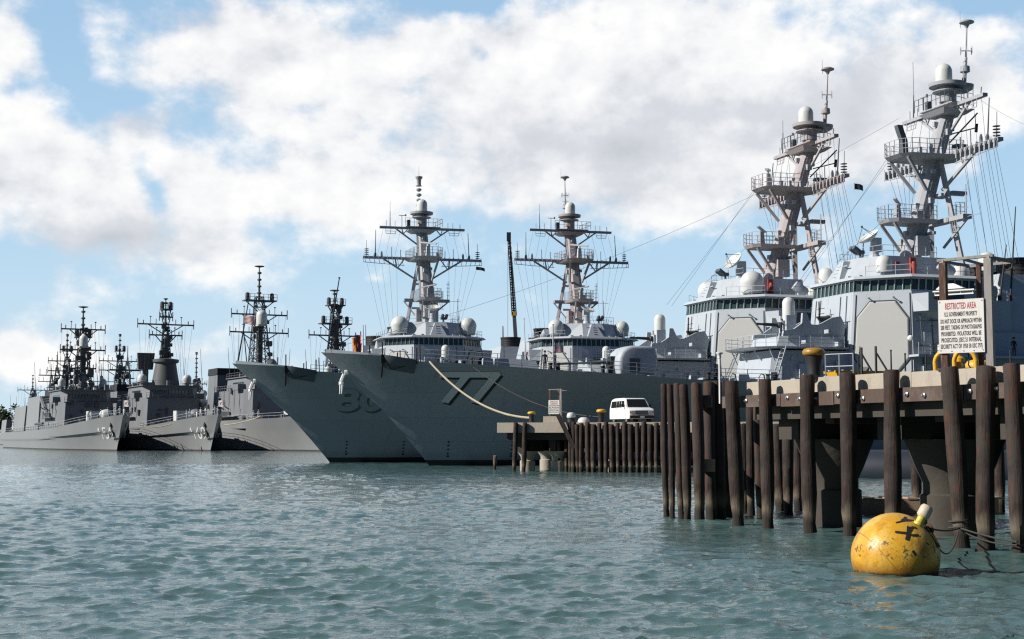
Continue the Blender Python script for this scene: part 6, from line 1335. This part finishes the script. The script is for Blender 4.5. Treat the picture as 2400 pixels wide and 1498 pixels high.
# ------------------------------------------------------------------ sailors
def figure(name, arms, lean=0.0):
    """one continuous skinned body, 1.75 m tall, facing -y; colours by material slot"""
    J = {'pel': (0, 0, .95, .13, .11), 'waist': (0, -.01, 1.10, .13, .10), 'chest': (0, -lean * .2, 1.32, .16, .11), 'neck': (0, -lean * .3, 1.49, .055, .055), 'head0': (0, -lean * .32 - .01, 1.58, .075, .085), 'head1': (0, -lean * .34 - .01, 1.70, .075, .09)}
    E_ = [('pel', 'waist'), ('waist', 'chest'), ('chest', 'neck'), ('neck', 'head0'), ('head0', 'head1')]
    for s, sg in (('l', 1), ('r', -1)):
        J['hip' + s] = (sg * .10, 0, .88, .095, .095); J['knee' + s] = (sg * .11, -.02, .48, .062, .062); J['ank' + s] = (sg * .115, .02, .09, .042, .045); J['toe' + s] = (sg * .13, -.15, .045, .038, .032)
        sh = (sg * .19, -lean * .22, 1.41, .06, .06); e, h = arms[s]; J['sh' + s] = sh; J['el' + s] = (*e, .042, .042); J['ha' + s] = (*h, .03, .03); d = (Vector(h) - Vector(e)).normalized()
        J['fi' + s] = (*(Vector(h) + d * .15), .028, .016)
        E_ += [('pel', 'hip' + s), ('hip' + s, 'knee' + s), ('knee' + s, 'ank' + s), ('ank' + s, 'toe' + s), ('chest', 'sh' + s), ('sh' + s, 'el' + s), ('el' + s, 'ha' + s), ('ha' + s, 'fi' + s)]
    ks = list(J); me = bpy.data.meshes.new(name); me.from_pydata([J[k][:3] for k in ks], [(ks.index(a), ks.index(c)) for a, c in E_], [])
    o = bpy.data.objects.new(name, me); COL.objects.link(o); md = o.modifiers.new('skin', 'SKIN'); o.modifiers.new('sub', 'SUBSURF').levels = 1
    for i, k in enumerate(ks): sv_ = me.skin_vertices[0].data[i]; sv_.radius = J[k][3:5]; sv_.use_root = (k == 'pel')
    bpy.context.view_layer.update(); out = bpy.data.meshes.new_from_object(o.evaluated_get(bpy.context.evaluated_depsgraph_get()))
    bpy.data.objects.remove(o); bpy.data.meshes.remove(me); out.name = name; out.polygons.foreach_set('use_smooth', [True] * len(out.polygons)); return out
STAND = {'l': ((.25, .03, 1.14), (.25, -.06, .90)), 'r': ((-.25, .03, 1.14), (-.25, -.06, .90))}
POINT = {'l': ((.27, -.06, 1.16), (.17, -.25, 1.05)), 'r': ((-.27, -.10, 1.16), (-.15, -.28, 1.08))}
REACH = {'l': ((.26, -.18, 1.22), (.20, -.45, 1.25)), 'r': ((-.26, -.16, 1.20), (-.22, -.42, 1.12))}
def outfit(arms, lean, shirt, trousers):
    me = figure('person', arms, lean)
    for m in (SKIN, shirt, trousers, BLACK): me.materials.append(m)
    hands = [Vector(arms[s][1]) for s in 'lr']
    for p in me.polygons:
        c = p.center; p.material_index = 0 if c.z > 1.50 or any((c - h).length < .17 and (c - Vector(arms[s][0])).length > .2 for h, s in zip(hands, 'lr')) else 1 if c.z > .98 else 2 if c.z > .12 else 3
    hm = MB(); hm.lathe((0, -lean * .34, 1.66), [(.098, -.02), (.105, .02), (.10, .07), (.07, .115), (0, .13)], 12); hm.m = 0
    cap = MB(); cap.lathe((0, -lean * .34, 1.745), [(.10, -.03), (.118, .0), (.115, .05), (.0, .07)], 12); cap.box(-.07, .07, -.2 - lean * .34, -.08 - lean * .34, 1.725, 1.745)
    face = MB(); y = -lean * .34 - .105
    for s in (-1, 1): face.box(s * .034 - .012, s * .034 + .012, y - .004, y + .01, 1.655, 1.667)
    nose = MB(); nose.prism([(-.014, y + .01), (.014, y + .01), (0, y - .028)], 1.605, [(-.006, y + .01), (.006, y + .01), (0, y)], 1.65)
    return me, hm, cap, face, nose
OUT = {}
def person(loc, rz, label, kind, group):
    if kind not in OUT:
        arms, lean, sh, tr, hat = {'white': (STAND, 0, WCLOTH, WCLOTH, WCLOTH), 'whitepoint': (POINT, 0, WCLOTH, WCLOTH, WCLOTH), 'navy': (STAND, 0, NAVY, NAVY, NAVY), 'navypoint': (POINT, .05, NAVY, NAVY, None), 'reach': (REACH, .35, NAVY, NAVY, None)}[kind]
        me, hm, cap, face, nose = outfit(arms, lean, sh, tr)
        o = bpy.data.objects.new('person', me); COL.objects.link(o)
        hm.build('hair', HAIR, o, 60)
        if hat: cap.build('cap', hat, o, 60)
        face.build('eyes', BLACK, o); nose.build('nose', SKIN, o); OUT[kind] = o; r = o
    else:
        s = OUT[kind]; r = s.copy(); COL.objects.link(r)
        for c in list(s.children): d = c.copy(); COL.objects.link(d); d.parent = r
    r.location = loc; r.rotation_euler = (0, 0, rz); tag(r, label, 'person', group); return r
def on_ship(root, x, y, z):
    return root.matrix_basis @ Vector((x, y, z))
def crew(root, H, spots, kinds, what, group, turn=0):
    bpy.context.view_layer.update()
    for i, (x, y) in enumerate(spots):
        person(on_ship(root, x, y, H.zd(x) + .02), R(30 + 47 * i) + turn, 'sailor in white on %s, %s from its bow' % (what, ORD[i]), kinds[i % len(kinds)], group)
crew(f154, FRIG, [(1.6, .3), (3.0, 1.1), (3.6, -.9), (5.2, 2.0), (6.0, .2), (7.4, -1.9), (8.8, 2.6), (12.5, 3.9), (14.0, 4.2), (15.2, 3.4)], ['white', 'whitepoint'], 'the ship 154 with big anchor', 'sailors on the ship numbered 154')
crew(f169, FRIG, [(1.8, .2), (3.2, -.7), (4.4, 1.4), (6.4, 1.8), (9.5, 3.2), (11.2, 3.4), (12.4, 1.0)], ['white', 'whitepoint'], 'the ship 169 with slab radar', 'sailors on the ship numbered 169')
crew(f5, SPRU, [(30, 6.8), (33, 7.0), (34.5, 6.5)], ['white', 'whitepoint'], 'the flat sided ship', 'sailors on the half hidden warship')
bpy.context.view_layer.update()
p = at_depth(1277, 866, 128.5); person((p.x, p.y, on_ship(d77, 17.5, 0, 8.36).z), R(20), 'sailor in dark uniform standing apart from the flagstaff on the foredeck of ship 77', 'navy', 'sailors on the ship numbered 77')
p = at_depth(1301, 866, 128.6); person((p.x, p.y, on_ship(d77, 18.3, 0, 8.32).z), R(-60), 'sailor in dark uniform close beside the flagstaff on the foredeck of ship 77', 'navypoint', 'sailors on the ship numbered 77')
person(on_ship(d77, 43.35, -1.0, 11.92), aft_angle(TH) + R(75), 'sailor in dark overalls leaning into the gatling gun mount of the ship numbered 77', 'reach', 'sailors on the ship numbered 77')
person(on_ship(d77, 63.4, -8.8, 10.06), R(10), 'dark figure standing on the side deck at the right edge of the photo', 'navy', 'sailors on the ship numbered 77')
b = MB(); b.box(-3.0, 4, -.75, .75, -.2, 0); b.beam((-2.9, -.6, -.2), (-2.9, .9, -3.0), .2, .2); b.beam((3.8, -.6, -.2), (3.8, .9, -3.0), .2, .2); o = b.build('side_platform', GREY, d77); o.location = (63.4, -8.4, 10.05)

# ------------------------------------------------------------------ mooring lines and aerial wires
b0 = fd(1235, 1.2) + Vector((0, 0, .35))
q = at_depth(1007, 848, 121.5)
rope(sag(q, b0, 1.1, 24), .085, 'pale thick mooring line from bow 77 down to the far pier end bollard')
rope(sag(at_depth(1100, 853, 124.5), fd(1397, 1.6) + Vector((0, 0, .4)), 1.0, 24), .035, 'thin dark mooring line crossing the hull number 77 towards the van', m=DROPE)
rope(sag(at_depth(322, 1000, 285), at_depth(402, 994, 283), .4), .09, 'pale mooring line from the ship with big anchor to the slab radar ship')
rope(sag(at_depth(527, 996, 284), at_depth(612, 975, 273), .3), .10, 'pale mooring line from the slab radar ship to the flat sided hull')
rope(sag(at_depth(2106, 278, 152), at_depth(757, 822, 124), 2.2, 20), .012, 'long thin aerial wire sloping from the nearest mast top down to its bow', 'aerial_wire', DROPE, None, 'wire', 4)
rope(sag(at_depth(2288, 228, 140), at_depth(2420, 300, 139), .2), .012, 'short thin aerial wire leaving the nearest mast towards the right edge', 'aerial_wire', DROPE, None, 'wire', 4)
# white pole lamp on the pier behind the corner piles
p = at_depth(1687, 905, 41.5); b = MB(); b.tube((0, 0, -.5), (0, 0, .88), .03, None, 8); b.lathe((0, 0, .80), [(.05, 0), (.05, .1), (.10, .13), (.10, .16), (0, .18)], 12); o = b.build('pole_light', WHITE, None, 60, p); tag(o, 'slim white pole light behind the corner piles of the near pier', 'lamp post')
